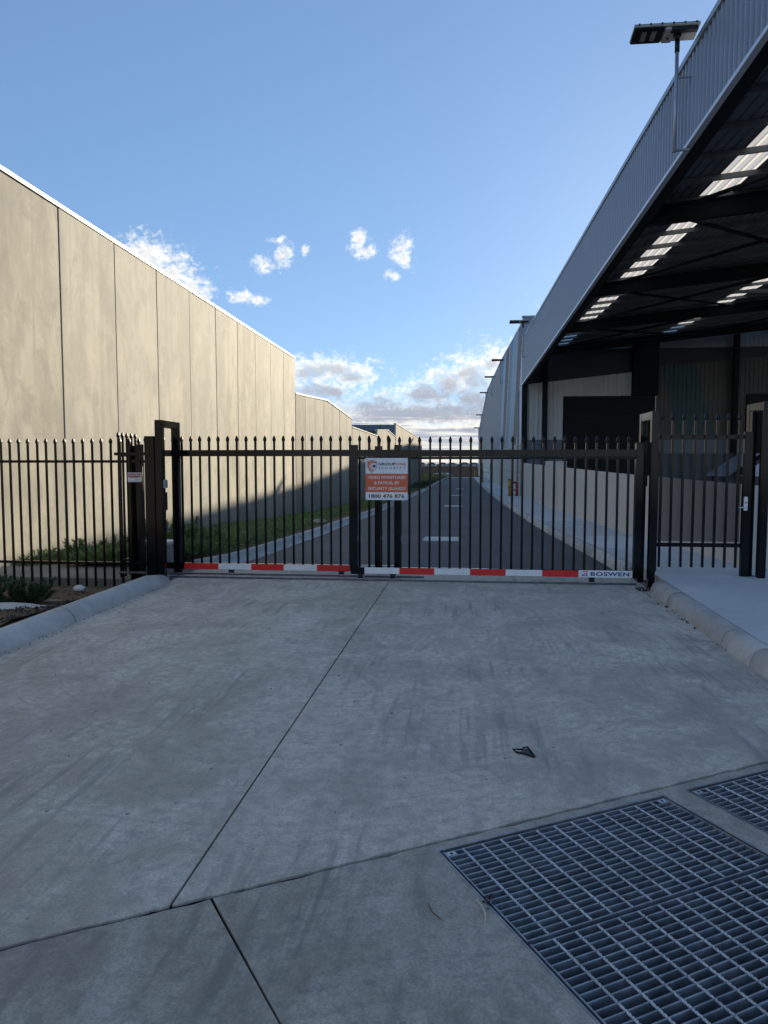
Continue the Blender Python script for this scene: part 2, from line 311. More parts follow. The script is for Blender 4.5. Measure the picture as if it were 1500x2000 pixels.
def mat_mesh():
    m, nt, b = new_mat('fine black security mesh')
    setin(nt, b, base=(0.012, 0.013, 0.016), rough=0.35, spec=0.5)
    tp = N(nt, 'ShaderNodeBsdfTransparent', {'Color': (1, 1, 1, 1)})
    mx = N(nt, 'ShaderNodeMixShader', {0: 0.72, 1: tp.outputs[0], 2: b.outputs[0]})
    nt.links.new(mx.outputs[0], nt.nodes['Material Output'].inputs[0]); return m
MAT['mesh'] = mat_mesh()
def mat_bands(name, axis, slant, stops, rough=0.4):
    """painted vertical colour bands: constant ramp over world axis + slant * z"""
    m, nt, b = new_mat(name); s = N(nt, 'ShaderNodeSeparateXYZ', {0: pos(nt)})
    v = M(nt, 'ADD', s.outputs[axis], M(nt, 'MULTIPLY', s.outputs[2], slant))
    lo, hi = stops[0][0], stops[-1][0] + 1.0
    t = N(nt, 'ShaderNodeMapRange', {'Value': v, 'From Min': lo, 'From Max': hi}).outputs[0]
    r = N(nt, 'ShaderNodeValToRGB', {0: t}); cr = r.color_ramp; cr.interpolation = 'CONSTANT'
    cr.elements[0].position = 0.0; cr.elements[0].color = tuple(stops[0][1]) + (1,)
    cr.elements.remove(cr.elements[1])
    for (q, c) in stops[1:]:
        e = cr.elements.new((q - lo) / (hi - lo)); e.color = tuple(c) + (1,)
    n = NOISE(nt, pos(nt), 0.5, 4)
    c = MIX(nt, SM(nt, n, 0.3, 0.7, 0, 0.12), r.outputs[0], (0.2, 0.2, 0.2))
    setin(nt, b, base=c, rough=rough, metal=0.1); return m
GRY, BLU, BRN, WHT = (0.40, 0.41, 0.42), (0.20, 0.42, 0.62), (0.24, 0.20, 0.18), (0.60, 0.64, 0.68)
MAT['bands'] = mat_bands('banded wall cladding', 1, 0.55, [(44, WHT), (49.6, BRN), (52.8, (0.42, 0.52, 0.62)), (57.2, BLU), (58.0, (0.34, 0.36, 0.38)), (60.0, WHT), (60.8, BRN), (64.2, (0.45, 0.58, 0.70)), (67.4, BLU), (69.0, GRY), (130, GRY)])
MAT['teal'] = mat_bands('shade brown cladding with teal band', 0, 0.28, [(8, (0.075, 0.068, 0.06)), (14.4, (0.02, 0.07, 0.075)), (16.5, (0.075, 0.068, 0.06)), (30, (0.075, 0.068, 0.06))])  # brown base paints in the deep shade; the teal band is a graphic

# ------------------------------------------------------------------ object helpers
WL = {}
def wl(o): return WL.get(o, Vector((0, 0, 0))) if o else Vector((0, 0, 0))
def link(o, parent=None, world=Vector((0, 0, 0))):
    col.objects.link(o); world = Vector(world)
    if parent is not None: o.parent = parent
    o.location = world - wl(parent); WL[o] = world
    return o
def tag(o, label, cat, group=None):
    o['label'] = label; o['category'] = cat
    if group: o['group'] = group
    return o
def structure(o, label=None):
    o['kind'] = 'structure'
    if label: o['label'] = label
    return o
def stuff(o, label=None, cat=None):
    o['kind'] = 'stuff'
    if label: o['label'] = label
    if cat: o['category'] = cat
    return o
def thing(name, label, cat, loc=(0, 0, 0), group=None):
    o = bpy.data.objects.new(name, None); o.empty_display_size = 0.2
    link(o, None, loc); return tag(o, label, cat, group)
def me_from(name, verts, faces, mat, smooth=False):
    me = bpy.data.meshes.new(name); me.from_pydata([tuple(v) for v in verts], [], faces); me.update()
    if mat: me.materials.append(MAT[mat])
    if smooth:
        for p in me.polygons: p.use_smooth = True
    return me
def mk(name, verts, faces, mat, parent=None, origin=None, smooth=False):
    """mesh object from world-space vertices"""
    o_w = Vector(origin) if origin is not None else wl(parent)
    me = me_from(name, [Vector(v) - o_w for v in verts], faces, mat, smooth)
    return link(bpy.data.objects.new(name, me), parent, o_w)
def place(name, me, parent, world, rot=None):
    o = link(bpy.data.objects.new(name, me), parent, world)
    if rot: o.rotation_euler = rot
    return o
BOXF = [(0, 3, 2, 1), (4, 5, 6, 7), (0, 1, 5, 4), (1, 2, 6, 5), (2, 3, 7, 6), (3, 0, 4, 7)]
def boxv(x0, x1, y0, y1, z0, z1):
    return [(x0, y0, z0), (x1, y0, z0), (x1, y1, z0), (x0, y1, z0), (x0, y0, z1), (x1, y0, z1), (x1, y1, z1), (x0, y1, z1)]
def bevelled(me, w, seg=2):
    bm = bmesh.new(); bm.from_mesh(me)
    bmesh.ops.recalc_face_normals(bm, faces=bm.faces)
    bmesh.ops.bevel(bm, geom=list(bm.edges), offset=w, segments=seg, affect='EDGES', clamp_overlap=True)
    bm.to_mesh(me); bm.free(); return me
def box(name, x0, x1, y0, y1, z0, z1, mat, parent=None, bev=0.0, seg=2, top=None):
    v = boxv(x0, x1, y0, y1, z0, z1)
    if top:   # separate z for the y1 end
        v[6] = (x1, y1, top); v[7] = (x0, y1, top)
    o = mk(name, v, BOXF, mat, parent, origin=None if parent else ((x0 + x1) / 2, (y0 + y1) / 2, z0))
    if bev: bevelled(o.data, bev, seg)
    return o
def boxes(name, lst, mat, parent=None):
    vs, fs = [], []
    for b in lst:
        k = len(vs); vs += boxv(*b); fs += [tuple(i + k for i in f) for f in BOXF]
    return mk(name, vs, fs, mat, parent)
def tube_mesh(name, pts, r, mat, n=8, closed_ends=True):
    pts = [Vector(p) for p in pts]; vs, fs = [], []
    rr = r if isinstance(r, (list, tuple)) else [r] * len(pts)
    prev = None
    for i, p in enumerate(pts):
        t = (pts[min(i + 1, len(pts) - 1)] - pts[max(i - 1, 0)]).normalized()
        a = prev if prev is not None else (Vector((0, 0, 1)) if abs(t.z) < 0.9 else Vector((1, 0, 0)))
        u = (a - t * a.dot(t)).normalized(); w = t.cross(u); prev = u
        for k in range(n):
            an = 2 * math.pi * k / n
            vs.append(p + (u * math.cos(an) + w * math.sin(an)) * rr[i])
    for i in range(len(pts) - 1):
        for k in range(n):
            k2 = (k + 1) % n
            fs.append((i * n + k, i * n + k2, (i + 1) * n + k2, (i + 1) * n + k))
    if closed_ends:
        fs.append(tuple(reversed(range(n)))); fs.append(tuple(range((len(pts) - 1) * n, len(pts) * n)))
    return vs, fs
def tube(name, pts, r, mat, parent=None, n=8):
    vs, fs = tube_mesh(name, pts, r, mat, n)
    o = mk(name, vs, fs, mat, parent, origin=None if parent else pts[0], smooth=False)
    for p in o.data.polygons:      # long coarse tubes stay flat: smooth ones leak light at the terminator
        if len(p.vertices) == 4 and n >= 10: p.use_smooth = True
    return o
def prism(name, poly, z0, z1, mat, parent=None, holes=(), origin=None, zf=None):
    """vertical prism of a polygon in xy; z1 may be a function of (x, y)"""
    loops = [list(poly)] + [list(h) for h in holes]
    flat = [p for l in loops for p in l]; n = len(flat)
    zt = (lambda x, y: z1) if not callable(z1) else z1
    vs = [(x, y, z0) for x, y in flat] + [(x, y, zt(x, y)) for x, y in flat]
    tri = tessellate_polygon([[Vector((x, y, 0)) for x, y in l] for l in loops])
    fs = []
    for t in tri:
        a, b, c = [Vector((flat[i][0], flat[i][1], 0)) for i in t]
        up = (b - a).cross(c - a).z > 0
        tt = tuple(t) if up else tuple(reversed(t))
        fs.append(tuple(i + n for i in tt)); fs.append(tuple(reversed(tt)))
    k = 0
    for l in loops:
        for i in range(len(l)):
            a, b = k + i, k + (i + 1) % len(l)
            fs.append((a, b, b + n, a + n))
        k += len(l)
    o = mk(name, vs, fs, mat, parent, origin)
    bm = bmesh.new(); bm.from_mesh(o.data); bmesh.ops.recalc_face_normals(bm, faces=bm.faces); bm.to_mesh(o.data); bm.free()
    return o

def interp(t, xs, ys):
    if t <= xs[0]: return ys[0]
    for i in range(len(xs) - 1):
        if t <= xs[i + 1]: return ys[i] + (ys[i + 1] - ys[i]) * (t - xs[i]) / (xs[i + 1] - xs[i])
    return ys[-1]
def ground(y):      # the road falls away behind the gate, then rises a little
    return interp(y, [9.5, 10.9, 12.6, 15, 18.7, 24, 30, 42, 56, 75, 96, 110], [0, -.03, -.064, -.136, -.25, -.35, -.43, -.556, -.645, -.60, -.43, -.40])
def left_toe(y): return interp(y, [9.0, 10.4, 11.3, 12.5, 22.4, 27.2, 44.2, 57.9, 73.3, 92, 100], [-3.8, -3.75, -3.5, -3.40, -3.37, -3.18, -2.86, -2.46, -2.14, -1.5, -1.2])
def right_toe(y): return interp(y, [9.0, 100], [2.43, 2.54])
def left_line(y): return -7.5 if y < 32.8 else -7.5 + (y - 32.8) * 0.08646
def wall_base(y): return interp(y, [11, 12.4, 18.8, 32.6, 44, 57, 77, 90], [-.17, -.21, -.40, -.97, -1.03, -.9, -.8, -.6])

# ------------------------------------------------------------------ ground, field, road
rows = [-80, 95, 104, 112, 300, 900, 2500, 9000]; zr = [-1.6, -1.6, -1.2, -.52, -.9, -2.0, -3.0, -6.0]
xs = [-6000, -1500, -300, -80, 0, 80, 300, 1500, 6000]
vs, fs = [], []
for y, z in zip(rows, zr):
    for x in xs: vs.append((x, y, z))
nx = len(xs)
for j in range(len(rows) - 1):
    for i in range(nx - 1): fs.append((j * nx + i, j * nx + i + 1, (j + 1) * nx + i + 1, (j + 1) * nx + i))
structure(mk('field', vs, fs, 'field', origin=(0, 0, -1.6)), 'dark ploughed field beyond the end of the road')

ys = [10.28 + i * 1.0 for i in range(20)] + [31 + i * 3 for i in range(24)]
vs, fs = [], []
for y in ys:
    xa, xb = left_toe(y) - 0.1, right_toe(y) + 0.1
    for k in range(5): vs.append((xa + (xb - xa) * k / 4, y, ground(y) - 0.004))
for j in range(len(ys) - 1):
    for k in range(4): fs.append((j * 5 + k, j * 5 + k + 1, (j + 1) * 5 + k + 1, (j + 1) * 5 + k))
structure(mk('road', vs, fs, 'asphalt', origin=(0, 10.3, 0)), 'dark asphalt access road running behind the gate')

# concrete driveway: slabs divided by saw cuts, on a dark bed
drive = thing('driveway', 'x', 'driveway', (0, 5, 0)); del drive['category']
structure(drive, 'worn grey concrete driveway in front of the gate')
e1 = Vector((math.cos(R(29.3)), math.sin(R(29.3)))); e2 = Vector((e1.y, -e1.x))
C0 = Vector((-0.042, 2.827))      # corner of the larger grate
def crossY(x): return 2.936 + (x + 1.02 * 0 + 0.0) * 0.566 + 0.0 if False else 2.358 + (x + 1.02) * 0.567
def jag(x0, x1, off, seed, n=110, amp=0.008):
    out = []
    for i in range(n + 1):
        x = x0 + (x1 - x0) * i / n
        out.append((x, crossY(x) + off + amp * noise.noise(Vector((x * 9, seed, 0))) * 2 + amp * 0.8 * noise.noise(Vector((x * 31, seed, 4)))))
    return out
def jx(y): return interp(y, [2.3, 3.88, 6.45, 9.3, 10.3], [-1.02, -1.0, -.945, -.892, -.875])
def fy(x): return interp(x, [-4, -.93, .75, 2.6], [6.70, 6.57, 6.46, 6.40])
LX0, RX0 = -3.86, 2.46
g = 0.0055; gf = 0.002
pl = jag(LX0, jx(2.36) - g, 0.010, 1.0)
prism('slab', pl + [(jx(6.57) - g, 6.57 - gf), (LX0, 6.70 - gf)], -0.12, 0.0, 'drive', drive)
pr = jag(jx(2.36) + g, RX0, 0.010, 1.0)
prism('slab', pr + [(RX0, fy(RX0) - gf), (.75, 6.46 - gf), (jx(6.57) + g, 6.57 - gf)], -0.12, 0.0, 'drive', drive)
prism('slab', [(LX0, 6.70 + gf), (jx(6.57) - g, 6.57 + gf), (jx(9.3) - g, 9.3), (jx(10.3) - g, 10.3), (LX0, 10.3)], -0.12, 0.0, 'drive', drive)
prism('slab', [(jx(6.57) + g, 6.57 + gf), (.75, 6.46 + gf), (RX0, fy(RX0) + gf), (RX0, 10.3), (jx(10.3) + g, 10.3), (jx(9.3) + g, 9.3)], -0.12, 0.0, 'drive', drive)
prism('joint_bed', [(LX0, 0.0), (LX0, 10.28), (RX0, 10.28), (RX0, 4.3), (0.9, 3.5), (-0.2, 2.9)], -0.2, -0.012, 'joint', drive)
# apron in the foreground, with pits for the grates
apron = thing('apron', 'x', 'apron', (0, 1, 0)); del apron['category']
structure(apron, 'darker concrete apron around the drain grates')
def L2(a, b, o=C0): p = o + e1 * a + e2 * b; return (p.x, p.y)
C1 = C0 + e1 * 1.375
pitA = [L2(-.012, -.012), L2(1.212, -.012), L2(1.212, 1.222), L2(-.012, 1.222)]
pitB = [L2(-.012, -.012, C1), L2(1.212, -.012, C1), L2(1.212, .612, C1), L2(-.012, .612, C1)]
j2a, j2b = (-0.886, 2.434), (-0.30, 1.62)
up_r = jag(-0.881, 4.4, -0.010, 2.0, 120); up_l = jag(-6.0, -0.891, -0.010, 2.0, 110)
prism('slab', list(reversed(up_r)) + [(-0.880, up_r[0][1]), (j2b[0] + .003, j2b[1]), (0.45, 0.55), (3.6, -1.5), (6.0, -1.5), (6.0, 4.9)][1:], -0.10, -0.003, 'apron', apron, holes=[pitA, pitB])
prism('slab', list(reversed(up_l)) + [(-6.0, -2.5), (3.6, -2.5), (3.6, -1.512), (0.444, 0.54), (j2b[0] - .003, j2b[1])], -0.10, -0.003, 'apron', apron)
prism('joint_bed', [(-6, -2.5), (6, -2.5), (6, 5.2), (3.0, 4.6), (-0.7, 2.55), (-6, -.45)], -0.2, -0.016, 'joint', apron, holes=[pitA, pitB])
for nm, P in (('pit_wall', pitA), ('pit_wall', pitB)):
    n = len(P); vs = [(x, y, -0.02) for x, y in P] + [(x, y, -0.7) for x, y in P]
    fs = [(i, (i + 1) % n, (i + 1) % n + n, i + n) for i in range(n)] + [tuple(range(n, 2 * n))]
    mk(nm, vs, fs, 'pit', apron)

# drain grates
def flat_bar(L, t, h):
    return boxv(0, L, -t / 2, t / 2, -h, 0)
bar_me = bevelled(me_from('bearing_bar', flat_bar(1.19, 0.0058, 0.04), BOXF, 'galv_bar'), 0.0012, 1)
def twisted(L, s, turns, n):
    vs, fs = [], []
    for i in range(n + 1):
        a = turns * 2 * math.pi * i / n
        for k in range(4):
            an = a + k * math.pi / 2
            vs.append((L * i / n, s * math.cos(an), s * math.sin(an)))
    for i in range(n):
        for k in range(4): fs.append((i * 4 + k, i * 4 + (k + 1) % 4, i * 4 + 4 + (k + 1) % 4, i * 4 + 4 + k))
    return vs, fs
rv, rf = twisted(0.585, 0.0050, 10, 60)
rod_me = me_from('cross_rod', rv, rf, 'galv')
def grate(o2, label, plates=True):
    base = (o2.x, o2.y, 0.0)
    t = thing('drain_grate', label, 'drain grate', base, 'steel grates over the drain pits')
    a1 = math.atan2(e1.y, e1.x); a2 = math.atan2(e2.y, e2.x)
    for i in range(18):
        p = o2 + e1 * 0.005 + e2 * (0.006 + i * 0.0345)
        place('bearing_bar', bar_me, t, (p.x, p.y, -0.004), (R(random.uniform(-3, 3)), 0, a1))
    for i in range(12):
        p = o2 + e1 * (0.092 + i * 0.0925) + e2 * 0.008
        place('cross_rod', rod_me, t, (p.x, p.y, -0.0055), (0, 0, a2))
    for a in (0.002, 1.198):
        q = [o2 + e1 * (a - .003), o2 + e1 * (a + .003), o2 + e1 * (a + .003) + e2 * .598, o2 + e1 * (a - .003) + e2 * .598]
        prism('end_band', [(v.x, v.y) for v in q], -0.040, -0.003, 'galv_bar', t)
    for (a, b) in (((0.008, 0.009), (1.150, 0.009)) if plates else ()):
        q = [o2 + e1 * a + e2 * b, o2 + e1 * (a + .042) + e2 * b, o2 + e1 * (a + .042) + e2 * (b + .026), o2 + e1 * a + e2 * (b + .026)]
        pl_ = prism('fixing_plate', [(v.x, v.y) for v in q], -0.008, -0.0045, 'galv', t)
        cc = o2 + e1 * (a + .021) + e2 * (b + .013)
        mk('bolt_hole', [(cc.x + .007 * math.cos(k * R(60)), cc.y + .007 * math.sin(k * R(60)), -0.0035) for k in range(6)], [tuple(range(6))], 'joint', pl_)
    return t
grate(C0, 'large steel drain grate panel touching the cross joint in the foreground')
grate(C0 + e2 * 0.612, 'steel drain grate panel in the bottom right corner, nearest the viewer', False)
grate(C1, 'steel drain grate cut off by the right edge, beyond the concrete rib')
def rim(P, name):
    for i in range(4):
        a, b = Vector(P[i]), Vector(P[(i + 1) % 4]); d = (b - a).normalized(); nn = Vector((-d.y, d.x)) * 0.007
        prism('pit_rim', [tuple(a), tuple(b), tuple(b + nn), tuple(a + nn)], -0.05, -0.001, 'galv_bar', apron)
rim(pitA, ''); rim(pitB, '')

# kerbs swept along Y in pieces
def sweep(name, prof, ys_, xf, zf, side, mat, parent):
    vs, fs = [], []; n = len(prof)
    for y in ys_:
        for (u, h) in prof: vs.append((xf(y) + side * u, y, zf(y) + h))
    for j in range(len(ys_) - 1):
        for k in range(n - 1): fs.append((j * n + k, j * n + k + 1, (j + 1) * n + k + 1, (j + 1) * n + k))
    fs.append(tuple(range(n))); fs.append(tuple(reversed(range((len(ys_) - 1) * n, len(ys_) * n))))
    o = mk(name, vs, fs, mat, parent)
    bm = bmesh.new(); bm.from_mesh(o.data); bmesh.ops.recalc_face_normals(bm, faces=bm.faces); bm.to_mesh(o.data); bm.free()
    for p in o.data.polygons:
        if len(p.vertices) == 4: p.use_smooth = True
    return o
def span(a, b, st):
    n = max(1, int(round((b - a) / st))); return [a + (b - a) * i / n for i in range(n + 1)]
ROUND = [(0.0, -.1), (0.0, .0), (.012, .045), (.035, .088), (.07, .122), (.11, .145), (.155, .153), (.20, .146), (.235, .12), (.255, .08), (.26, -.2)]
BARR = [(0.0, -.1), (0.0, .0), (.02, .07), (.045, .115), (.08, .14), (.12, .15), (.17, .151), (.172, -.1)]
FAR = [(-.02, -.1), (-.02, .004), (.10, .012), (.135, .04), (.16, .115), (.185, .145), (.24, .15), (.245, -.5)]
kl = thing('kerb', 'x', 'kerb', (-3.9, 6, 0)); del kl['category']; structure(kl, 'rounded concrete kerb beside the soil bed, left of the driveway')
for a, b in ((1.6, 4.196), (4.210, 6.676), (6.692, 9.12)):
    o = sweep('kerb_stone', ROUND, span(a, b, .4), lambda y: -3.8, lambda y: 0.0 if y < 8.9 else -(y - 8.9) * .25, -1, 'kerb', kl)
kr = thing('kerb', 'x', 'kerb', (2.45, 6, 0)); del kr['category']; structure(kr, 'cream concrete kerb along the footpath, right of the driveway')
for a, b in ((3.9, 5.738), (5.750, 6.378), (6.390, 8.198), (8.210, 8.98)):
    sweep('kerb_stone', BARR, span(a, b, .3), lambda y: interp(y, [3, 5.4, 6.4, 9.1], [2.28, 2.31, 2.325, 2.41]), lambda y: 0.0, 1, 'kerb', kr)
for (xk, yk, sd_) in ((-3.8, 4.203, -1), (-3.8, 6.684, -1)): sweep('joint', [(u_ + .006 if u_ < .1 else u_ - .006, h_ - .008) for u_, h_ in ROUND], [yk - .012, yk + .012], lambda y: -3.8, lambda y: 0.0, -1, 'joint', kl)
for yk in (5.744, 6.384, 8.204): sweep('joint', [(u_ + .006, h_ - .006) for u_, h_ in BARR[:-2]] + [(.16, .145), (.16, -.1)], [yk - .012, yk + .012], lambda y: interp(y, [3, 5.4, 6.4, 9.1], [2.28, 2.31, 2.325, 2.41]), lambda y: 0.0, 1, 'joint', kr)
kf = thing('kerb', 'x', 'kerb', (-3.4, 12, 0)); del kf['category']; structure(kf, 'concrete kerb and channel between the asphalt and the planted bed')
cuts = [10.35, 13.0, 16.0, 19.0, 22.0, 25.0, 28.0, 34, 40, 46, 60, 80, 100]
for a, b in zip(cuts[:-1], cuts[1:]): sweep('kerb_stone', FAR, span(a + .004, b - .004, 1.0), left_toe, ground, -1, 'kerb', kf)
ks = thing('kerb', 'x', 'kerb', (2.5, 12, 0)); del ks['category']; structure(ks, 'concrete kerb between the asphalt and the footpath')
for a, b in zip(cuts[:-1], cuts[1:]): sweep('kerb_stone', BARR, span(a + .004, b - .004, 1.0), right_toe, ground, 1, 'kerb', ks)

# footpath on the right (front apron of it widens before the gate)
fp = thing('footpath', 'x', 'footpath', (3.3, 8, 0)); del fp['category']; structure(fp, 'pale concrete footpath beside the low wall')
prism('slab', [(2.478, 3.9), (9, 3.9), (9, 10.3), (2.615, 10.3), (2.600, 9.1), (2.512, 6.4)], -0.1, 0.148, 'path', fp)
for a, b in zip(cuts[:-1], cuts[1:]):
    yy = span(a + .005, b - .005, 1.5); vs, fs = [], []
    for y in yy:
        for (x, dz) in ((right_toe(y) + .18, -.3), (right_toe(y) + .18, .148), (4.06, .160), (4.06, -.3)): vs.append((x, y, ground(y) + dz))
    for j in range(len(yy) - 1):
        for k in range(3): fs.append((j * 4 + k + 1, j * 4 + k, (j + 1) * 4 + k, (j + 1) * 4 + k + 1))
    fs.append((0, 1, 2, 3)); fs.append(tuple(len(vs) - 4 + q for q in (3, 2, 1, 0)))
    mk('slab', vs, fs, 'path', fp)
yy = span(10.3, 45.2, 3); vs = []; fs = []
for y in yy: vs += [(4.2, y, ground(y) + .1), (34, y, ground(y) + .1)]
for j in range(len(yy) - 1): fs.append((2 * j, 2 * j + 1, 2 * j + 3, 2 * j + 2))
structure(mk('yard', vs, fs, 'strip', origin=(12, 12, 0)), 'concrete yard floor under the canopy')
box_ = box('road_end_strip', -3.2, 3.2, 100.2, 101.2, -.8, -.33, 'coping'); box_.name = 'kerb'; structure(box_, 'pale concrete strip closing the end of the road')

# soil beds on the left
def patch(name, x0, x1, y0, y1, nx_, ny_, zf, mat):
    vs, fs = [], []
    for j in range(ny_ + 1):
        for i in range(nx_ + 1):
            y = y0 + (y1 - y0) * j / ny_
            xa = x0(y) if callable(x0) else x0; xb = x1(y) if callable(x1) else x1
            x = xa + (xb - xa) * i / nx_
            vs.append((x, y, zf(x, y, i / nx_)))
    for j in range(ny_):
        for i in range(nx_): fs.append((j * (nx_ + 1) + i, j * (nx_ + 1) + i + 1, (j + 1) * (nx_ + 1) + i + 1, (j + 1) * (nx_ + 1) + i))
    return mk(name, vs, fs, mat, smooth=True)
def near_soil(x, y):
    z = interp(y, [5.0, 7.2, 8.4, 9.6], [.09, .04, -.16, -.25]) + max(0, (x + 4.3)) * .35
    return z + .03 * noise.noise(Vector((x * 2.2, y * 2.2, 0))) + .012 * noise.noise(Vector((x * 9, y * 9, 3)))
structure(patch('soil_bed', -9.5, -4.045, -2, 10.2, 60, 90, lambda x, y, f: near_soil(x, y), 'soil'), 'dry pale soil bed beside the rounded kerb')
def bed_z(x, y, f):
    zb, zk = wall_base(y), ground(y) + .13
    k = f * f * (3 - 2 * f)
    return zb + (zk - zb) * k + .035 * noise.noise(Vector((x * 1.8, y * 1.8, 0)))
structure(patch('garden_bed', lambda y: left_line(y) - .1, lambda y: left_toe(y) - .22, 11.2, 100, 16, 120, bed_z, 'soil'), 'planted bed between the kerb and the concrete wall')
structure(patch('verge', -40, lambda y: left_line(y) - .05, 76.9, 106, 10, 20, lambda x, y, f: wall_base(y) + .1 + (y - 77) * .012, 'verge'), 'sunlit grass verge past the last wall')
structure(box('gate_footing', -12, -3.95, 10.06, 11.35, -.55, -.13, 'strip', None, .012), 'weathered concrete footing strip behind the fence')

# ------------------------------------------------------------------ gates and fences
cap_r = [(0.0, .0142), (.008, .0150), (.026, .0215), (.044, .0215), (.068, .0150), (.092, .0032)]
vs, fs = [], []
for z, r in cap_r: vs += [(-r, -r * .8, z), (r, -r * .8, z), (r, r * .8, z), (-r, r * .8, z)]
for i in range(len(cap_r) - 1):
    for k in range(4): fs.append((i * 4 + k, i * 4 + (k + 1) % 4, i * 4 + 4 + (k + 1) % 4, i * 4 + 4 + k))
fs += [(3, 2, 1, 0), tuple(range(len(vs) - 4, len(vs)))]
finial_me = bevelled(me_from('finial', vs, fs, 'cap'), 0.0015, 1)
PK = {}
def pickets(parent, xs_, y, z0, z1, w=0.028, along='x'):
    key = (round(z1 - z0, 3), w)
    if key not in PK: PK[key] = bevelled(me_from('picket', boxv(-w / 2, w / 2, -w / 2, w / 2, 0, z1 - z0), BOXF, 'black'), 0.002, 1)
    for x in xs_:
        loc = (x, y, z0) if along == 'x' else (y, x, z0)
        p = place('picket', PK[key], parent, loc, (R(random.uniform(-.12, .12)), R(random.uniform(-.12, .12)), R(random.uniform(-1.0, 1.0))))
        place('finial', finial_me, p, (loc[0], loc[1], z1))
def frange(a, b, s):
    out = []; x = a
    while x <= b + 1e-6: out.append(x); x += s
    return out
def bar(name, x0, x1, y0, y1, z0, z1, mat='black', parent=None, bev=.004): return box(name, x0, x1, y0, y1, z0, z1, mat, parent, bev)
def castor(parent, x, y, zt, mat='rubber', hub='galv'):
    c = boxes('castor', [(x - .045, x + .045, y + .004, y + .056, zt - .012, zt), (x - .035, x + .035, y + .006, y + .012, .03, zt - .011), (x - .035, x + .035, y + .048, y + .054, .03, zt - .011)], 'black_rough', parent)
    vs, fs = tube_mesh('', [(x, y + .016, .052), (x, y + .020, .052), (x, y + .030, .052), (x, y + .040, .052), (x, y + .044, .052)], [.036, .040, .034, .040, .036], mat, 18)
    mk('wheel', vs, fs, hub, c)

# right-hand leaf (front track)
gR = thing('sliding_gate', 'black steel sliding gate leaf carrying the square sign and the name plate', 'gate', (0.5, 9.53, 0.0), 'two leaves of the black sliding gate')
Y = 9.5
bar('top_rail', -1.321, 2.334, Y + .002, Y + .06, 1.690, 1.780, parent=gR)
bar('guide_channel', -1.321, 2.334, Y + .018, Y + .062, 1.655, 1.688, 'black_rough', gR, .002)
bar('bottom_rail', -1.321, 2.334, Y + .002, Y + .06, .095, .185, parent=gR)
for a, b, zt in ((-1.419, -1.323, 1.835), (2.336, 2.440, 1.858)):
    s = bar('stile', a, b, Y - .012, Y + .086, .09, zt, parent=gR)
    bar('cap', a - .003, b + .003, Y - .015, Y + .089, zt + .001, zt + .014, 'black_rough', s, .003)
pickets(gR, [-1.302 + .1367 * i for i in range(1, 27)], Y + .032, .15, 1.870)
tp = [-1.229, -.752, -.279, .202, .675, 1.157, 1.627]
for i in range(6): bar('reflective_tape', tp[i] + .0005, tp[i + 1] - .0005, Y - .0025, Y + .0015, .0985, .1825, 'white' if i % 2 == 0 else 'red', gR, 0)
castor(gR, -1.285, Y, .094); castor(gR, -.842, Y, .094); castor(gR, 1.805, Y, .094)
# left-hand leaf (rear track)
gL = thing('sliding_gate', 'black steel sliding gate leaf running through the tall frame, without a sign', 'gate', (-2.6, 9.83, 0.0), 'two leaves of the black sliding gate')
Y = 9.8
bar('top_rail', -4.46, -.851, Y + .002, Y + .06, 1.700, 1.790, parent=gL)
bar('tail_rail', -4.92, -4.462, Y + .008, Y + .054, 1.715, 1.758, parent=gL)
bar('bottom_rail', -4.46, -.851, Y + .002, Y + .06, .075, .165, parent=gL)
for a, b in ((-1.129, -1.028), (-.849, -.747)):
    s = bar('stile', a, b, Y - .012 if a > -1 else Y + .062, Y + .086 if a > -1 else Y + .15, .09, 1.841, parent=gL)
    if a > -1: bar('cap', a - .003, b + .003, Y - .015, Y + .089, 1.842, 1.855, 'black_rough', s, .003)
pickets(gL, [-4.454 + .1354 * i for i in range(0, 27)], Y + .032, .12, 1.900)
tl = [-3.895, -3.386, -2.903, -2.43, -1.95, -1.475]
for i in range(5): bar('reflective_tape', tl[i] + .0005, tl[i + 1] - .0005, Y - .0025, Y + .0015, .0785, .1625, 'red' if i % 2 == 0 else 'white', gL, 0)
castor(gL, -3.2, Y, .074); castor(gL, -1.6, Y, .074)
# floor tracks
for (x0, x1, y, lab) in ((-4.0, 2.38, 9.52, 'long steel floor track under the gate leaf with the sign'), (-4.9, -.43, 9.83, 'short steel floor track behind the long one')):
    t = thing('gate_track', lab, 'track', ((x0 + x1) / 2, y, 0), 'floor tracks of the sliding gate')
    bar('base_plate', x0, x1, y - .04, y + .04, .0005, .005, 'steel', t, .001)
    bar('rail', x0, x1, y - .009, y + .009, .0055, .022, 'steel', t, .004)
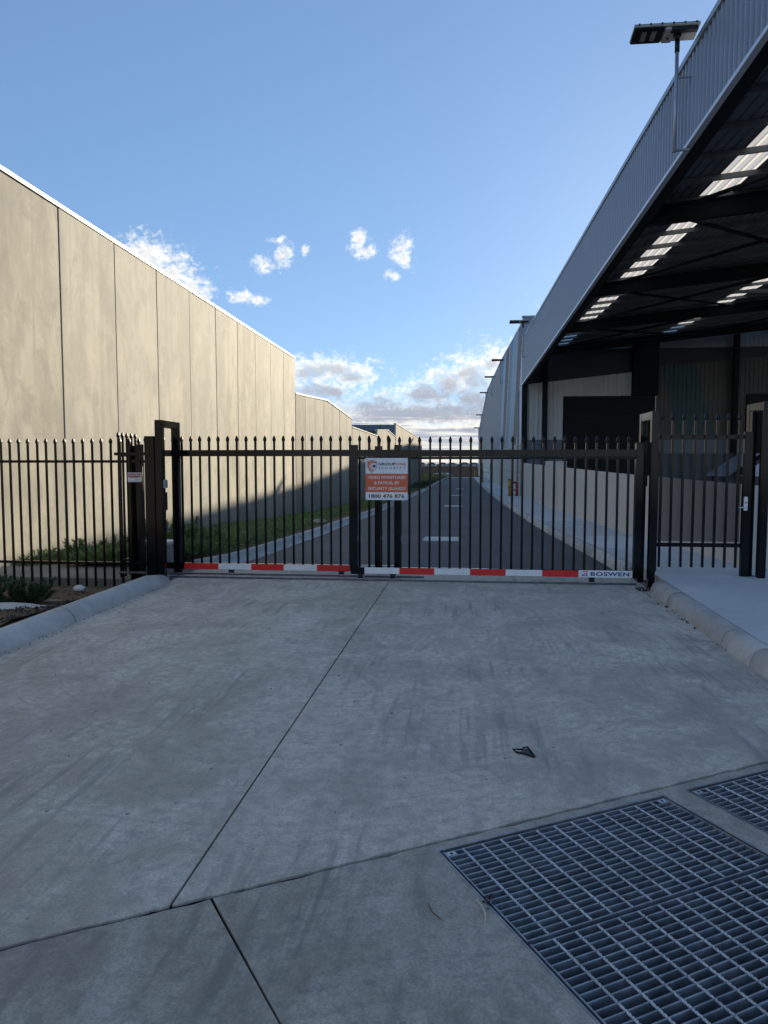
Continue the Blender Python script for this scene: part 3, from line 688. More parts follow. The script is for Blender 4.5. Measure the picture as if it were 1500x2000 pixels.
# inverted-U guide frames
def portal(x0, x1, y0, y1, z0, z1, label, w=.1):
    t = thing('guide_portal', label, 'gate frame', ((x0 + x1) / 2, y0, z0), 'inverted U guide frames of the gate')
    bar('post', x0, x1, y0, y0 + w, z0, z1, parent=t, bev=.005); bar('post', x0, x1, y1, y1 + w, z0, z1, parent=t, bev=.005)
    bar('top_beam', x0 + .001, x1 - .001, y0 + w + .001, y1 - .001, z1 - .1, z1 - .001, parent=t, bev=.005)
    for y in (y0, y1): bar('base_plate', x0 - .05, x1 + .05, y - .04, y + w + .04, z0 - .012, z0 - .001, 'black_rough', t, .002)
    return t
pL = portal(-4.081, -3.983, 9.3, 9.86, .0, 2.19, 'tall black frame straddling the gate next to the caution sign')
bar('guide_roller_arm', -4.00, -3.985, 9.41, 9.47, .95, 1.2, 'black_rough', pL, .003)
pR_ = portal(2.473, 2.557, 9.3, 9.84, .0, 2.26, 'tall black frame between the sliding gate and the footpath gate', .09)
bar('latch_receiver', 2.445, 2.472, 9.45, 9.60, 1.30, 1.45, 'black_rough', pR_, .003)
portal(3.818, 3.91, 9.3, 9.74, .148, 2.37, 'tall black frame at the right edge beyond the footpath gate', .09)
def post(x0, x1, y0, y1, z0, z1, label):
    t = thing('steel_post', label, 'post', ((x0 + x1) / 2, y0, z0))
    bar('shaft', x0, x1, y0, y1, z0, z1, parent=t, bev=.006); bar('cap', x0 - .004, x1 + .004, y0 - .004, y1 + .004, z1 + .001, z1 + .016, 'black_rough', t, .005)
    bar('base_plate', x0 - .04, x1 + .04, y0 - .04, y1 + .04, z0 - .01, z0 - .001, 'black_rough', t, .002)
post(-4.225, -4.09, 9.29, 9.42, -.02, 1.955, 'stout black post standing against the tall frame, left of it')
post(3.752, 3.812, 9.47, 9.56, .15, 2.255, 'black post standing inside the frame at the right edge')
gp = thing('guide_posts', 'pair of slim black posts behind the caution sign', 'post', (-4.7, 10.0, -.13))
bar('post', -4.805, -4.712, 10.0, 10.09, -.13, 1.86, parent=gp); bar('post', -4.697, -4.605, 10.02, 10.11, -.13, 1.88, parent=gp)
bar('cross_plate', -4.80, -4.61, 9.985, 9.998, 1.60, 1.66, 'black_rough', gp, .002); bar('stay', -4.62, -4.585, 10.0, 10.03, .2, 1.55, 'black_rough', gp, .002)
# left fence
fl = thing('picket_fence', 'black steel picket fence running to the concrete wall on the left', 'fence', (-6, 9.95, -.22), 'black picket fence panels')
fx = [-4.608 - .1430 * i for i in range(20)]
pickets(fl, fx, 9.95, -.225, 1.880)
bar('rail', -7.42, -4.24, 9.963, 10.0, 1.608, 1.648, parent=fl); bar('rail', -7.42, -4.24, 9.963, 10.0, .098, .138, parent=fl)
bar('post', -7.48, -7.42, 9.93, 9.99, -.3, 1.95, parent=fl)
rt = thing('picket_fence', 'short black picket return beside the gate motor, seen edge on', 'fence', (-4.96, 10.25, -.12), 'black picket fence panels')
pickets(rt, [10.06, 10.20, 10.34, 10.48, 10.62], -4.975, -.11, 1.975, along='y')
bar('rail', -4.962, -4.93, 10.02, 10.66, 1.70, 1.74, parent=rt); bar('rail', -4.962, -4.93, 10.02, 10.66, .12, .16, parent=rt)
# footpath gate
pg = thing('pedestrian_gate', 'black picket footpath gate with a mesh panel and a steel lever lock', 'gate', (3.1, 9.4, .15))
pickets(pg, [2.63 + .1355 * i for i in range(8)], 9.415, .26, 2.150)
bar('rail', 2.575, 3.64, 9.428, 9.468, 1.911, 1.962, parent=pg); bar('rail', 2.575, 3.64, 9.428, 9.468, .522, .574, parent=pg)
bar('stile', 3.642, 3.742, 9.40, 9.46, .155, 2.0, parent=pg); bar('stile', 2.562, 2.60, 9.41, 9.45, .2, 2.0, parent=pg)
mk('mesh_panel', [(2.603, 9.474, .588), (3.64, 9.474, .588), (3.64, 9.474, 1.73), (2.603, 9.474, 1.73)], [(0, 1, 2, 3)], 'mesh', pg)
bar('hinge', 2.558, 2.60, 9.38, 9.405, 1.65, 1.75, 'black_rough', pg, .003)
lk = bar('lock_plate', 3.650, 3.698, 9.388, 9.399, 1.0, 1.177, 'alu', pg, .003)
tube('lever', [(3.675, 9.388, 1.043), (3.675, 9.35, 1.043), (3.655, 9.342, 1.043), (3.572, 9.340, 1.040)], .009, 'alu', lk)
tube('lock_cylinder', [(3.675, 9.389, 1.10), (3.675, 9.38, 1.10)], .012, 'steel', lk, 10)

# ------------------------------------------------------------------ writing and signs
TXT = {}
def text(s, x0, x1, z0, z1, y, mat, parent, bold=0.0, spacing=1.0, name='lettering'):
    """flat mesh lettering in the XZ plane facing -Y, fitted to a box"""
    cu = bpy.data.curves.new('t', 'FONT'); cu.body = s; cu.size = 1; cu.offset = bold; cu.space_character = spacing; cu.resolution_u = 3
    ob = bpy.data.objects.new('t', cu); col.objects.link(ob)
    dg = bpy.context.evaluated_depsgraph_get(); dg.update()
    me = bpy.data.meshes.new_from_object(ob.evaluated_get(dg))
    bpy.data.objects.remove(ob); bpy.data.curves.remove(cu)
    xs_ = [v.co.x for v in me.vertices]; ys_ = [v.co.y for v in me.vertices]
    a, b, c, d = min(xs_), max(xs_), min(ys_), max(ys_)
    w = wl(parent)
    for v in me.vertices:
        v.co = Vector((x0 + (v.co.x - a) / (b - a) * (x1 - x0), y, z0 + (v.co.y - c) / (d - c) * (z1 - z0))) - w
    me.name = name; me.materials.clear(); me.materials.append(MAT[mat]); me.update()
    return link(bpy.data.objects.new(name, me), parent, w)
def flat(name, poly, y, mat, parent, th=.0006):
    n = len(poly); vs = [(x, y, z) for x, z in poly] + [(x, y + th, z) for x, z in poly]
    fs = [tuple(range(n)), tuple(reversed(range(n, 2 * n)))] + [(i, i + n, (i + 1) % n + n, (i + 1) % n) for i in range(n)]
    return mk(name, vs, fs, mat, parent)
sg = thing('warning_sign', 'square white and orange security sign on the gate', 'sign', (-.92, 9.47, 1.10))
X0, X1, Z0, Z1 = -1.209, -.638, 1.106, 1.672; SY = 9.475
box('board', X0, X1, SY, SY + .005, Z0, Z1, 'signwhite', sg, .001, 1)
W = X1 - X0; Hh = Z1 - Z0
def sx(u): return X0 + u * W
def sz(v): return Z1 - v * Hh
flat('orange_band', [(sx(0), sz(.372)), (sx(0), sz(.812)), (sx(1), sz(.812)), (sx(1), sz(.372))][::-1], SY - .0012, 'orange', sg)
text('VIDEO MONITORED', sx(.055), sx(.955), sz(.495), sz(.425), SY - .002, 'signwhite', sg, .014)
text('& PATROL BY', sx(.205), sx(.805), sz(.625), sz(.555), SY - .002, 'signwhite', sg, .014)
text('SECURITY GUARDS', sx(.065), sx(.945), sz(.760), sz(.690), SY - .002, 'signwhite', sg, .014)
text('1800 476 876', sx(.08), sx(.92), sz(.952), sz(.862), SY - .0016, 'navy', sg, .022)
text('GROUP', sx(.300), sx(.712), sz(.176), sz(.112), SY - .0016, 'navy', sg, .026)
text('ONE', sx(.724), sx(.955), sz(.176), sz(.112), SY - .0016, 'orange', sg, .026)
text('SECURITY', sx(.305), sx(.952), sz(.262), sz(.212), SY - .0016, 'navy', sg, .0, 1.6)
def shield(k, y, mat, cx=.152, cz=.198, nm='shield'):
    pts = [(-.118, -.115), (0, -.150), (.118, -.115), (.118, -.02), (.105, .04), (.075, .09), (.035, .130), (0, .152), (-.035, .130), (-.075, .09), (-.105, .04), (-.118, -.02)]
    return flat(nm, [(sx(cx + p[0] * k), sz(cz + p[1] * k)) for p in pts][::-1], y, mat, sg)
def disc(r0, r1, a0, a1, y, mat, cx, cz, nm, n=24):
    out = [(sx(cx + r1 * math.cos(R(a0 + (a1 - a0) * i / n))), sz(cz - r1 * math.sin(R(a0 + (a1 - a0) * i / n)))) for i in range(n + 1)]
    if r0 <= 0:
        return flat(nm, out[:-1], y, mat, sg)
    inn = [(sx(cx + r0 * math.cos(R(a0 + (a1 - a0) * i / n))), sz(cz - r0 * math.sin(R(a0 + (a1 - a0) * i / n)))) for i in range(n + 1)]
    vs = [(x, y, z) for x, z in out] + [(x, y, z) for x, z in inn]
    return mk(nm, vs, [(i, i + 1, n + 2 + i, n + 1 + i) for i in range(n)], mat, sg)
shield(1.0, SY - .0012, 'navy'); shield(.93, SY - .0019, 'signwhite'); shield(.86, SY - .0026, 'orange')
disc(.060, .078, 40, 330, SY - .0034, 'signwhite', .190, .195, 'swirl'); disc(0, .056, 0, 360, SY - .0034, 'signwhite', .200, .195, 'eye_white')
disc(.100, .108, 120, 290, SY - .0034, 'signwhite', .190, .195, 'swirl'); disc(0, .036, 0, 360, SY - .0042, 'navy', .205, .195, 'pupil')
for u in (.035, .965):
    for v in (.03, .965): tube('screw', [(sx(u), SY - .004, sz(v)), (sx(u), SY + .001, sz(v))], .0055, 'steel', sg, 8)
# maker's name plate on the bottom rail
npz0, npz1 = .094, .188; nx0, nx1 = 1.630, 2.322; PY = 9.4955
npl = thing('name_plate', 'white name plate with blue lettering at the end of the striped rail', 'name plate', (1.98, PY, npz0))
box('plate', nx0, nx1, PY, PY + .004, npz0, npz1, 'signwhite', npl, .001, 1)
def px_(u): return nx0 + u * (nx1 - nx0)
def pz_(v): return npz0 + v * (npz1 - npz0)
text('BOSWEN', px_(.225), px_(.945), pz_(.22), pz_(.80), PY - .0008, 'bluep', npl, .03, 1.08)
def st(name, pts, w, mat):   # a stroke of the emblem
    for (a, b) in zip(pts[:-1], pts[1:]):
        A, B = Vector((px_(a[0]), pz_(a[1]))), Vector((px_(b[0]), pz_(b[1]))); d = (B - A).normalized() * w * .5; nn = Vector((-d.y, d.x))
        q = [A - d + nn, A - d - nn, B + d - nn, B + d + nn]
        flat(name, [(v.x, v.y) for v in q], PY - .0008 - random.uniform(0, .0004), mat, npl, .0003)
st('emblem', [(.085, .84), (.155, .84), (.165, .78), (.158, .62), (.135, .52)], .010, 'red')
st('emblem', [(.135, .50), (.160, .40), (.155, .24), (.065, .24), (.115, .58)], .010, 'bluep')
for u in (.035, .968): disc_ = tube('rivet', [(px_(u), PY - .003, pz_(.52)), (px_(u), PY + .001, pz_(.52))], .006, 'bluep', npl, 10)
# caution sign
cs = thing('warning_sign', 'small red and white caution sign on the slim posts', 'sign', (-4.66, 9.98, 1.33))
a, b, z0, z1 = -4.772, -4.565, 1.328, 1.466
box('board', a, b, 9.915, 9.921, z0, z1, 'signwhite', cs, .001, 1)
flat('red_band', [(a + .008, z1 - .012), (a + .008, z1 - .066), (b - .008, z1 - .066), (b - .008, z1 - .012)][::-1], 9.9135, 'signred', cs)
text('CAUTION', a + .016, b - .016, z1 - .055, z1 - .022, 9.9128, 'signwhite', cs, .02)
flat('text_line', [(a + .035, z1 - .072), (a + .035, z1 - .080), (b - .04, z1 - .080), (b - .04, z1 - .072)][::-1], 9.9135, 'signred', cs)
flat('text_line', [(a + .11, z1 - .100), (a + .11, z1 - .106), (b - .02, z1 - .106), (b - .02, z1 - .100)][::-1], 9.9135, 'greyp', cs)
flat('border_line', [(a + .01, z0 + .012), (a + .01, z0 + .016), (b - .004, z0 + .016), (b - .004, z0 + .012)], 9.9135, 'navy', cs)
# gate motor and switch box
mo = thing('gate_motor', 'grey gate motor with a white lid behind the tall frame', 'gate motor', (-4.55, 10.45, -.13))
bar('housing', -4.80, -4.33, 10.32, 10.62, -.10, .355, 'greybox', mo, .02); bar('lid', -4.815, -4.315, 10.305, 10.635, .357, .412, 'whitebox', mo, .02)
bar('mounting_plate', -4.86, -4.28, 10.28, 10.66, -.129, -.102, 'galv', mo, .003)
for i in range(3): bar('vent', -4.79, -4.74, 10.314, 10.322, .20 + i * .03, .212 + i * .03, 'black_rough', mo, 0)
jb = thing('switch_box', 'small grey switch box on the side of the tall frame', 'switch box', (-3.975, 9.35, 1.26))
bar('case', -3.982, -3.945, 9.32, 9.38, 1.262, 1.376, 'greybox', jb, .004); bar('cover', -3.9445, -3.940, 9.324, 9.376, 1.27, 1.368, 'greyp', jb, .001)

# ------------------------------------------------------------------ concrete warehouses on the left
def warehouse_left(label, joints, topf, body_mat, y_end_face, depth=16, name='concrete_warehouse', parapet=.05):
    y0, y1 = joints[0], joints[-1]
    t = thing(name, label, 'building', (left_line(y0), y0, wall_base(y0)), None)
    ang = Vector((left_line(y1) - left_line(y0), y1 - y0)).normalized(); nrm = Vector((-ang.y, ang.x))     # nrm points left (-X)
    th = .16
    for a, b in zip(joints[:-1], joints[1:]):
        ga, gb = a + .015, b - .015
        off = random.uniform(-.004, .004)
        vs = []
        for y in (ga, gb):
            for k in (0, 1):
                p = Vector((left_line(y), y)) + nrm * (off + th * k)
                vs += [(p.x, p.y, -1.6), (p.x, p.y, topf(y))]
        fs = [(0, 4, 5, 1), (2, 3, 7, 6), (0, 1, 3, 2), (4, 6, 7, 5), (1, 5, 7, 3), (0, 2, 6, 4)]
        o = mk('wall_panel', vs, fs, 'precast', t); bevelled(o.data, .008, 1)
    # coping and body, following the parapet line
    brk = sorted(set([y0, y1] + [q for q in (38.4, 56.84) if y0 < q < y1]))
    for a, b in zip(brk[:-1], brk[1:]):
        vs = []
        for y in (a - .02 if a == y0 else a, b):
            for (k, dz) in ((-.025, .004), (-.025, .075), (th + .03, .075), (th + .03, .004)):
                p = Vector((left_line(y), y)) + nrm * k; vs.append((p.x, p.y, topf(y) + dz))
        mk('coping', vs, [(0, 1, 5, 4), (1, 2, 6, 5), (2, 3, 7, 6), (3, 0, 4, 7), (0, 3, 2, 1), (4, 5, 6, 7)], 'coping', t)
    vs, fs = [], []
    ylist = brk
    for y in ylist:
        for k in (th + .012, depth):
            p = Vector((left_line(y), y)) + nrm * k
            if y == y0 and y_end_face is not None: p = Vector((left_line(y0) - (k), y0 + .01))
            vs += [(p.x, p.y, -1.6), (p.x, p.y, topf(y) - parapet)]
    for j in range(len(ylist) - 1):
        o_ = j * 4
        fs += [(o_, o_ + 4, o_ + 5, o_ + 1), (o_ + 2, o_ + 3, o_ + 7, o_ + 6), (o_ + 1, o_ + 5, o_ + 7, o_ + 3)]
    fs += [(0, 1, 3, 2), (len(vs) - 4, len(vs) - 2, len(vs) - 1, len(vs) - 3)]
    mk('rear_wall', vs, fs, body_mat, t)
    return t
warehouse_left('tall weathered concrete panel warehouse nearest on the left, behind the fence', [-9.0 + 2.2 * i for i in range(20)], lambda y: 6.42 + .0025 * (y - 11), 'joint', None, 18)  # panels out of view, past the camera, added for bounce light
wb2 = warehouse_left('lower concrete warehouse with a gabled parapet adjoining the tall one', [32.84] + [34.37 + 1.70 * i for i in range(6)] + [44.3], lambda y: interp(y, [32.8, 38.4, 44.3], [4.84, 5.0, 4.36]), 'shade_bluegrey', 1)
wb3 = warehouse_left('lowest flat topped concrete shed wall behind the gate', [44.36, 46.4, 48.4, 50.4, 52.40], lambda y: interp(y, [44.3, 52.4], [3.85, 3.61]), 'shadeclad', 1)
wb4 = warehouse_left('small gabled concrete shed just left of the sign', [52.44, 54.4, 56.3, 58.2, 60.2], lambda y: interp(y, [52.4, 56.84, 60.2], [4.03, 4.23, 3.82]), 'shadeclad', 1)
wb5 = warehouse_left('farthest concrete warehouse with its front coloured blue grey for shade, behind the sign', [60.46 + 1.664 * i for i in range(11)], lambda y: interp(y, [60.4, 77.1], [4.956, 4.12]), 'shade_bluegrey', 1)
for x in (-7.8, -6.43): bar('front_joint', x - .012, x + .012, 60.452, 60.468, 3.4, 4.88, 'joint', wb5, 0)

# ------------------------------------------------------------------ warehouse and canopy on the right
def ribbed(name, axis, a0, a1, fixed, zb, zt, mat, parent, pitch=.19, depth=.034, out=-1):
    """ribbed sheet: ribs run vertically; axis 'y' lies in plane x=fixed, axis 'x' in plane y=fixed; zb, zt functions"""
    vs, fs = [], []; n = int((a1 - a0) / pitch)
    prof = [(0.0, 0), (.62, 0), (.70, 1), (.86, 1), (.94, 0)]
    for i in range(n):
        for (f, h) in prof:
            a = a0 + (i + f) * (a1 - a0) / n; d = fixed + out * h * depth
            x, y = (d, a) if axis == 'y' else (a, d)
            vs += [(x, y, zb(a)), (x, y, zt(a))]
    a = a1; x, y = (fixed, a) if axis == 'y' else (a, fixed); vs += [(x, y, zb(a)), (x, y, zt(a))]
    for i in range(len(vs) // 2 - 1): fs.append((2 * i, 2 * i + 2, 2 * i + 3, 2 * i + 1))
    return mk(name, vs, fs, mat, parent)
FX = 4.05
def ftop(y): return 8.74 + .0143 * (y - 10)
def fbot(y): return interp(y, [-20, 10.2, 24, 44.7], [7.9, 7.28, 6.90, 6.42])
can = thing('canopy', 'open steel loading canopy with a dark ribbed fascia and skylights', 'canopy', (12, 28, 0))
ribbed('fascia', 'y', 9.2, 44.72, FX, fbot, lambda y: ftop(y) - .03, 'fascia', can)
def rail_y(name, xa, xb, zfa, zfb, mat, ya=9.2, yb=44.76, n=16):
    vs, fs = [], []
    for i in range(n + 1):
        y = ya + (yb - ya) * i / n
        vs += [(xa, y, zfa(y)), (xb, y, zfa(y)), (xb, y, zfb(y)), (xa, y, zfb(y))]
    for i in range(n):
        for k in range(4): fs.append((4 * i + k, 4 * i + (k + 1) % 4, 4 * i + 4 + (k + 1) % 4, 4 * i + 4 + k))
    fs += [(3, 2, 1, 0), tuple(range(4 * n, 4 * n + 4))]
    return mk(name, vs, fs, mat, can)
rail_y('parapet_cap', FX - .055, FX + .25, lambda y: ftop(y) - .10, lambda y: ftop(y), 'fascia')
rail_y('fascia_trim', FX - .045, FX + .06, lambda y: fbot(y) - .03, lambda y: fbot(y) + .035, 'flash')
rail_y('fascia_soffit', FX + .062, FX + .32, lambda y: fbot(y) - .01, lambda y: fbot(y) + .02, 'darksteel')
rail_y('fascia_lining', FX + .2, FX + .24, lambda y: fbot(y) + .03, lambda y: ftop(y) - .12, 'darksteel')
def rz(x, y): return 7.75 + .022 * (y - 15) + .10 * (x - 5.6)
strips = [(5.6, 6.32), (11.5, 12.22), (17.4, 18.12)]
def roof_piece(name, xa, xb, mat, dz=0, ya=9.2, yb=44.9, n=24, ribs=True):
    vs, fs = [], []; m_ = max(1, int((xb - xa) / .19)); prof = [(0, 0), (.6, 0), (.7, .03), (.85, .03), (.95, 0)] if ribs else [(0, 0)]
    cols = [(xa + (i + f) * (xb - xa) / m_, h) for i in range(m_) for (f, h) in prof] + [(xb, 0)]
    for j in range(n + 1):
        y = ya + (yb - ya) * j / n
        for (x, h) in cols: vs.append((x, y, rz(x, y) + h + dz))
    c = len(cols)
    for j in range(n):
        for i in range(c - 1): fs.append((j * c + i, j * c + i + 1, (j + 1) * c + i + 1, (j + 1) * c + i))
    return mk(name, vs, fs, mat, can)
xe = FX + .25
for (a, b) in strips:
    roof_piece('roof_sheet', xe, a, 'roofsheet'); roof_piece('skylight', a, b, 'skylight', .002); xe = b
roof_piece('roof_sheet', xe, 34, 'roofsheet')
for i in range(42):
    y = 9.55 + i * 1.333
    if y > 44.5: break
    vs = []
    for x in (FX + .26, 34):
        z = rz(x, y)
        for (dy, dz) in ((-.03, -.012), (.03, -.012), (.03, -.125), (-.03, -.125)): vs.append((x, y + dy, z + dz))
    mk('purlin', vs, [(0, 1, 5, 4), (1, 2, 6, 5), (2, 3, 7, 6), (3, 0, 4, 7), (0, 3, 2, 1), (4, 5, 6, 7)], 'roofsheet', can)
def ibeam(name, p0, p1, w, h, parent, mat='darksteel'):
    """horizontal-ish I-beam along X"""
    vs, fs = [], []
    for (y0, y1, t0, t1) in ((-w / 2, w / 2, 0, -.02), (-.006, .006, -.0205, -h + .0205), (-w / 2, w / 2, -h + .02, -h)):
        k = len(vs)
        for p in (p0, p1):
            vs += [(p[0], p[1] + y0, p[2] + t0), (p[0], p[1] + y1, p[2] + t0), (p[0], p[1] + y1, p[2] + t1), (p[0], p[1] + y0, p[2] + t1)]
        fs += [tuple(k + q for q in f) for f in ((0, 1, 5, 4), (1, 2, 6, 5), (2, 3, 7, 6), (3, 0, 4, 7), (0, 3, 2, 1), (4, 5, 6, 7))]
    return mk(name, vs, fs, mat, parent)
for y in (9.4, 17.2, 25.1, 33.0, 40.8):
    ibeam('rafter', (FX + .27, y, rz(FX, y) - .18), (33.8, y, rz(33.8, y) - .18), .2, .42, can)
for y in (9.4, 17.2, 25.1, 33.0):
    y2 = y + 7.85
    for xa in (4.6, 12.5, 20.4):
        tube('roof_brace', [(xa, y, rz(xa, y) - .32), (xa + 7.6, y2, rz(xa + 7.6, y2) - .32)], .05, 'darksteel', can, 8)
        tube('roof_brace', [(xa + 7.6, y, rz(xa + 7.6, y) - .40), (xa, y2, rz(xa, y2) - .40)], .05, 'darksteel', can, 8)
for (x, y) in ((5.43, 44.55), (16.6, 44.55), (24, 25.1), (24, 9.4)):
    z0 = ground(y) + .1
    bar('column', x - .15, x + .15, y - .15, y + .15, z0, rz(x, y) - .24, 'darksteel', can, .01)
ba = thing('light_batten', 'long unlit batten lamp hung under the canopy roof', 'lamp', (10.2, 25.8, 7.6))
bar('housing', 9.5, 10.9, 25.72, 25.86, 7.45, 7.52, 'greybox', ba, .01); bar('diffuser', 9.52, 10.88, 25.74, 25.84, 7.42, 7.449, 'greybox', ba, .005)
for x in (9.7, 10.7): tube('hanger', [(x, 25.79, 7.52), (x, 25.79, 8.35)], .006, 'darksteel', ba, 5)

wh = thing('warehouse', 'long grey warehouse with painted colour bands beyond the canopy', 'building', (14, 60, 0))
def btop(y): return interp(y, [44.7, 46, 65, 94, 127.8], [10.25, 10.25, 10.85, 11.1, 7.34])
ribbed('side_cladding', 'y', 44.98, 127.6, FX, lambda y: 2.82, lambda y: btop(y) - .02, 'bands', wh, .25, .03)
for a, b in zip([44.98, 53, 61, 69, 77, 85, 93, 105, 117], [53, 61, 69, 77, 85, 93, 105, 117, 127.6]):
    o = mk('dado_panel', boxv(FX - .01, FX + .15, a + .01, b - .01, -1.2, 2.76), BOXF, 'dado', wh); bevelled(o.data, .008, 1)
    bar('dado_panel', FX - .012, FX - .0105, a + .02, b - .02, 1.02, 1.035, 'joint', wh, 0).name = 'panel_groove'
bar('dado_flashing', FX - .06, FX + .10, 44.97, 127.6, 2.765, 2.815, 'coping', wh, .006)
vs, fs = [], []
for i in range(13):
    y = 44.97 + (127.62 - 44.97) * i / 12
    vs += [(FX - .05, y, btop(y) - .02), (FX - .05, y, btop(y) + .10), (FX + .35, y, btop(y) + .10), (FX + .35, y, btop(y) - .02)]
for i in range(12):
    for k in range(4): fs.append((4 * i + k, 4 * i + (k + 1) % 4, 4 * i + 4 + (k + 1) % 4, 4 * i + 4 + k))
fs += [(3, 2, 1, 0), tuple(range(48, 52))]
mk('side_capping', vs, fs, 'flash', wh)
# body behind the claddings
vs = [(FX + .16, 45.12, -1.2), (34, 45.12, -1.2), (34, 127.5, -1.2), (FX + .16, 127.5, -1.2), (FX + .16, 45.12, 10.2), (34, 45.12, 10.2), (34, 127.5, 7.2), (FX + .16, 127.5, 7.2)]
mk('core', vs, BOXF, 'shadeclad', wh)
ribbed('front_parapet', 'x', FX, 34, 45.05, lambda x: 8.6, lambda x: 10.62, 'fascia', wh, .25, .03)
bar('parapet_capping', FX - .03, 34, 44.98, 45.4, 10.6, 10.7, 'fascia', wh, .005)
def ctop(x): return 6.5 + .105 * (x - 4.4)
ribbed('front_cladding', 'x', FX + .02, 6.6, 45.0, lambda x: 3.06, ctop, 'greyclad', wh, .25, .07)
ribbed('front_cladding', 'x', 6.6, 10.68, 45.0, lambda x: 5.74, ctop, 'greyclad', wh, .25, .07)
ribbed('front_cladding', 'x', 12.20, 17.4, 45.0, lambda x: 3.06, lambda x: 7.5 + .08 * (x - 12.15), 'teal', wh, .25, .03)
ribbed('front_cladding', 'x', 17.4, 34, 45.0, lambda x: 5.8, lambda x: 7.5 + .08 * (x - 12.15), 'teal', wh, .25, .03)
bar('front_dado', FX + .01, 6.58, 44.98, 45.11, -1.2, 3.05, 'shade_bluegrey', wh, .01); bar('front_dado', 12.22, 17.38, 44.98, 45.11, -1.2, 3.05, 'shade_bluegrey', wh, .01)
bar('front_dado', 24, 34, 44.98, 45.11, -1.2, 3.05, 'shade_bluegrey', wh, .01)
bar('shade_block', 10.70, 12.18, 44.6, 45.1, 5.75, 9.3, 'darksteel', wh, .01)  # dark block standing in for the shadow region above the door
bar('corner_post', FX + .0, FX + .34, 44.72, 44.97, -.5, 6.52, 'darksteel', wh, .01)
bar('corner_flashing', FX - .035, FX - .002, 44.73, 44.96, 2.9, 8.9, 'flash', wh, .003)
def roller(x0, x1, y, z0, z1):
    vs, fs = [], []; n = int((z1 - z0) / .15)
    for i in range(n):
        z = z0 + i * (z1 - z0) / n; h = (z1 - z0) / n
        for (f, d) in ((0, 0), (.2, -.012), (.8, -.012), (.95, 0)): vs += [(x0, y + d, z + f * h), (x1, y + d, z + f * h)]
    vs += [(x0, y, z1), (x1, y, z1)]
    for i in range(len(vs) // 2 - 1): fs.append((2 * i, 2 * i + 1, 2 * i + 3, 2 * i + 2))
    o = mk('roller_door', vs, fs, 'roller', wh)
    for x in (x0 - .04, x1): bar('door_guide', x, x + .05, y - .06, y + .02, z0, z1, 'flash' if x == x1 else 'darksteel', o, .003)
    bar('bottom_bar', x0 + .01, x1 - .01, y - .05, y - .02, z0 + .02, z0 + .12, 'darksteel', o, .003)
roller(6.64, 12.10, 45.0, -.45, 5.70); roller(17.46, 23.5, 45.0, -.45, 5.76)
tube('downpipe', [(FX - .08, 46.4, -.4), (FX - .08, 46.4, 2.7), (FX - .08, 46.4, 6.2)], .05, 'greybox', wh, 10)

# low wall in front of the yard
lw = thing('low_wall', 'cream concrete low wall between the footpath and the canopy yard', 'wall', (4.1, 27, 0))
wy = [10.2, 19.6, 28.6, 37.2, 44.7]
def wtop(y): return interp(y, [10.2, 16.7, 27.9, 45], [1.286, 1.32, 1.442, 1.632])
for a, b in zip(wy[:-1], wy[1:]):
    vs = boxv(FX, FX + .2, a + .006, b - .006, -.9, 1)
    for i in (4, 5): vs[i] = (vs[i][0], vs[i][1], wtop(a))
    for i in (6, 7): vs[i] = (vs[i][0], vs[i][1], wtop(b))
    o = mk('wall_panel', vs, BOXF, 'dado', lw); bevelled(o.data, .01, 2)
o = box('return_panel', FX + .202, 8.5, 10.15, 10.35, .1, 1.25, 'dado', lw, .01)

# solar street lamps along the wall
def solar_lamp(label):
    t = thing('solar_lamp', label, 'lamp', (0, 0, 0), 'solar lamps fixed along the wall')
    tube('pole', [(0, 0, 0), (0, 0, 1.72)], .032, 'galv_blue', t, 12)
    tube('foot_bracket', [(0, 0, .03), (.25, 0, .03)], .026, 'galv_blue', t, 8)
    tube('wall_clamp', [(0, 0, 1.25), (.27, 0, 1.25)], .018, 'galv_blue', t, 8)
    tube('sleeve', [(0, 0, 1.68), (0, 0, 1.90)], .042, 'black_rough', t, 12)
    tube('knuckle', [(0, -.05, 1.95), (0, .05, 1.95)], .055, 'black_rough', t, 12)
    ca, sa = math.cos(R(-11)), math.sin(R(-11))
    def tilt(x, y, z): return (x, y * ca - z * sa, 2.0 + y * sa + z * ca)
    def tb(name, x0, x1, y0, y1, z0, z1, mat, par, bv=.006):
        o = mk(name, [tilt(*v) for v in boxv(x0, x1, y0, y1, z0, z1)], BOXF, mat, par); 
        if bv: bevelled(o.data, bv, 2)
        return o
    hd = tb('lamp_head', -.77, .33, -.19, .19, .0, .04, 'lamp_under', t, .01)
    tb('solar_panel', -.765, .325, -.185, .185, .041, .05, 'pv', hd, .002)
    tb('rear_spine', -.14, .30, -.16, -.07, -.07, -.001, 'black_rough', t)
    lm = tb('led_module', -.76, -.26, -.175, .175, -.03, -.001, 'darksteel', t)
    for x in (-.62, -.46): tb('led_lens', x, x + .085, -.10, .11, -.036, -.031, 'lens', lm, .002)
    sb = tb('sensor_box', -.24, -.08, -.15, .16, -.05, -.001, 'lamp_under', t)
    o = mk('sensor_eye', [tilt(-.16 + .028 * math.cos(R(45 * k)), .05 + .028 * math.sin(R(45 * k)), -.053) for k in range(8)], [tuple(range(8))], 'black_rough', sb)
    tb('bracket', -.06, .06, -.05, .05, -.03, -.0005, 'black_rough', t)
    for k in range(6):
        x = -.70 + k * .19
        tb('clip', x, x + .03, -.196, -.186, .015, .056, 'black_rough', t, .002)
    return t
MAT['galv_blue'] = paint('pale metal pole', (0.38, 0.42, 0.50), 0.35, 0.4)
